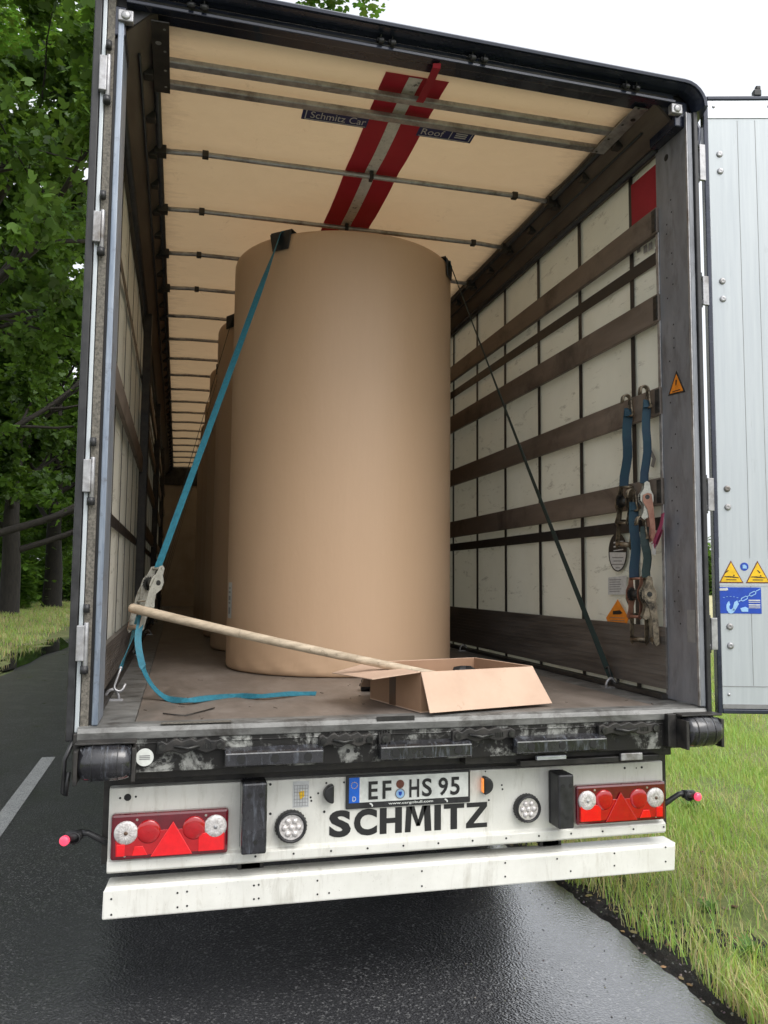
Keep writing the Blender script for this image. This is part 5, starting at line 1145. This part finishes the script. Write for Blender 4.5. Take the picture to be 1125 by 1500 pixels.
# second row behind, closing the view between the trunks
lab2 = ['back-row tree behind the leftmost trunk', 'back-row tree in the shade between the two trunks', 'back-row tree far behind the tall dark trunk', 'back-row tree at the far end of the wood', 'back-row tree behind the nearest overhanging crown', 'far back-row tree seen low between the trunks', 'deep back-row tree closing the view at the left', 'outermost back-row tree beyond the verge grass']
for k, (x, y, z, src) in enumerate(((-14, 47, .4, tb), (-13, 62, 2.2, tc_), (-12.5, 80, 3.3, tb), (-12, 104, 4.1, ta), (-14.5, 30, 5.2, tc_), (-11, 120, 1.2, tb), (-20, 70, 2.9, ta), (-19, 95, .2, tc_))):
    c = copy_tree(src); c.location = (x, y, -.5); c.rotation_euler.z = z; c['label'] = lab2[k]; c['group'] = 'trees behind the roadside row'
# undergrowth shrubs between trunks
def shrub(loc, h, w_, n, leaf, seed, label, dark=1.0, group='bushes under the roadside trees', light=1.0):
    r2 = np.random.default_rng(seed); e = empty('bush', loc, label, 'bush', group); mb = MB(); rr = random.Random(seed); tips = []
    for k in range(14):
        a = rr.uniform(0, 6.28); q = rr.uniform(.2, 1); tp = V((math.cos(a)*w_*q*.8, math.sin(a)*w_*q*.8, h*rr.uniform(.5, 1))); mb.tube([(0, 0, 0), tp*.5+V((0, 0, h*.1)), tp], [.04, .025, .008], 5, False); tips += [tp, tp*.7, tp*.45+V((0, 0, h*.05))]
    mb.build('stems', 'bark', e, local=True)
    P0 = np.array([tuple(t) for t in tips]); idx = r2.integers(0, len(P0), n); c = P0[idx]+r2.standard_normal((n, 3))*np.array([w_*.24, w_*.24, h*.15]); c[:, 2] = np.abs(c[:, 2])
    az = r2.uniform(0, 6.28, n); tl_ = r2.uniform(-.9, .5, n); s = leaf*r2.uniform(.6, 1.3, n)
    fx = np.stack([np.cos(az)*np.cos(tl_), np.sin(az)*np.cos(tl_), np.sin(tl_)], 1); sx_ = np.stack([-np.sin(az), np.cos(az), np.zeros(n)], 1); nz = np.cross(sx_, fx)
    Vv = c[:, None, :]+s[:, None, None]*(LS[None, :, 0:1]*sx_[:, None, :]+LS[None, :, 1:2]*fx[:, None, :]+LS[None, :, 2:3]*nz[:, None, :])
    cl = .5+.5*np.sin(idx*1.3); g = np.stack([.07+.05*cl, .15+.09*cl, .022+.01*cl], 1)*(r2.uniform(.7, 1.3, n)*dark)[:, None]
    np_mesh('foliage', Vv.reshape(-1, 3), np.arange(n)[:, None]*10+np.arange(10)[None, :], np.repeat(g[:, None, :], 10, 1).reshape(-1, 3), 'leaf', e); return e
sb_ = [(-9.3, 41, 2.2, 1.8, 'bright bush beside the leftmost trunk'), (-9.8, 52, 3.2, 2.6, 'large bush behind the tall dark trunk'), (-8.6, 62, 3.0, 2.2, 'bush at the foot of the fifth roadside tree'), (-11.5, 44, 4.0, 3.0, 'tall bush in the shade of the back row'), (-9.2, 74, 4, 3, 'far bush by the verge'), (-12.5, 58, 4.5, 3.4, 'dense bush deep between the trees'), (-8.2, 92, 4, 3, 'farthest bush near the end of the verge')]
for k, (x, y, h, w_, lb) in enumerate(sb_): shrub((x, y, 0), h, w_, 6500, .30, 60+k, lb, .9)
# overhanging twig seen above the trailer roof (part of the second tree)
tw = empty('overhanging_branch_tree', (-7.0, 19, 0), 'tree whose high branch tip shows above the trailer roof at the top', 'tree', G)
P0 = CAM+ray(500, -16)*16.0; mb = MB(); root = V((-7.0, 19, 0)); 
mb.tube([root, root+V((.1, 0, 4)), root+V((0, .1, 9)), root+V((.3, 0, 15))], [.4, .33, .24, .08], 12)
br_ = [root+V((.1, 0, 9.0)), root+V((2.2, -1.4, 12)), P0+V((-1.6, 1.2, 1.4)), P0+V((-.5, .3, .9)), P0]; mb.tube(br_, [.14, .09, .05, .025, .01], 8)
tips = [P0+V((random.uniform(-.9, .7), random.uniform(-.6, .6), random.uniform(-.12, 1.0))) for _ in range(26)]
for t in tips: mb.tube([P0+V((-.5, .3, .9)), P0.lerp(t, .5)+V((0, 0, .2)), t], [.012, .008, .004], 4)
for t in range(8):
    a = t*.8; mb.tube([root+V((0, 0, 8+t)), root+V((2.0*math.cos(a+2), 2.0*math.sin(a+2), 10+t)), root+V((3.6*math.cos(a+2), 3.6*math.sin(a+2), 11+t))], [.1, .06, .02], 6)
    tips += [root+V((q*math.cos(a+2), q*math.sin(a+2), 9+t+q*.6)) for q in (1.5, 2.2, 2.8, 3.4, 3.8)]*3
for q in range(1, 16): tips += [br_[1].lerp(br_[2], q/16)+V((random.uniform(-.4, .4), random.uniform(-.4, .4), random.uniform(0, .8)))]*2; mb.tube([br_[1].lerp(br_[2], q/16), tips[-1]], [.03, .008], 5)
mb.build('trunk', 'bark', tw)
P1 = np.array([tuple(t-root) for t in tips]); n = 16000; idx = rng.integers(0, len(P1), n); idx[:800] = rng.integers(0, 26, 800); sg = np.where(idx < 26, .16, .6)
c = P1[idx]+rng.standard_normal((n, 3))*sg[:, None]; c = c[~((idx < 26) & (np.arange(n) > 900))] ; n = len(c)
az_ = rng.uniform(0, 6.28, n); tl_ = rng.uniform(-.9, .4, n); s = .15*rng.uniform(.6, 1.3, n)
fx = np.stack([np.cos(az_)*np.cos(tl_), np.sin(az_)*np.cos(tl_), np.sin(tl_)], 1); sx_ = np.stack([-np.sin(az_), np.cos(az_), np.zeros(n)], 1); nz = np.cross(sx_, fx)
Vv = c[:, None, :]+s[:, None, None]*(LS[None, :, 0:1]*sx_[:, None, :]+LS[None, :, 1:2]*fx[:, None, :]+LS[None, :, 2:3]*nz[:, None, :])
g = np.stack([rng.uniform(.07, .12, n), rng.uniform(.16, .26, n), np.full(n, .03)], 1)
np_mesh('crown', Vv.reshape(-1, 3), np.arange(n)[:, None]*10+np.arange(10)[None, :], np.repeat(g[:, None, :], 10, 1).reshape(-1, 3), 'leaf', tw)
# far trees across the field on the right
az0 = math.atan2(ray(1036, 812).x, ray(1036, 812).y)
for k in range(9):
    az1 = az0+R(-3.2+.85*k*1.4); d = 150+12*math.sin(k*2.1); x = CAM.x+d*math.sin(az1); y = CAM.y+d*math.cos(az1)
    shrub((x, y, -.3), 8.2+1.2*math.sin(k*1.7), 4.2, 4200, .8, 200+k, 'distant tree %s across the pale field' % ('seen in the gap between post and open door', 'first left of the gap, hidden row', 'second left of the gap, hidden row', 'third in the hidden row', 'fourth in the hidden row', 'fifth in the hidden row', 'sixth in the hidden row', 'seventh in the hidden row', 'eighth in the hidden row')[(k-2) % 9 if k >= 2 else k+7], 1.0, 'far trees across the field')

lab3 = ['distant tree far to the right behind the open door', 'distant tree right of the door, second along the field edge', 'distant tree right of the door, third along the field edge', 'distant tree right of the door, fourth along the field edge', 'distant tree right of the door, fifth along the field edge', 'distant tree right of the door, sixth along the field edge', 'distant tree right of the door, seventh along the field edge', 'distant tree right of the door, eighth along the field edge']
bs = [o for o in C.objects if o.get('group') == 'far trees across the field']
for k in range(8):
    c = copy_tree(bs[k % len(bs)]); az1 = az0+R(11+3.1*k+math.sin(k*2.0)); d = 158+16*math.sin(k*1.9)
    c.location = (CAM.x+d*math.sin(az1), CAM.y+d*math.cos(az1), -.3); c.rotation_euler.z = k*1.3; c['label'] = lab3[k]
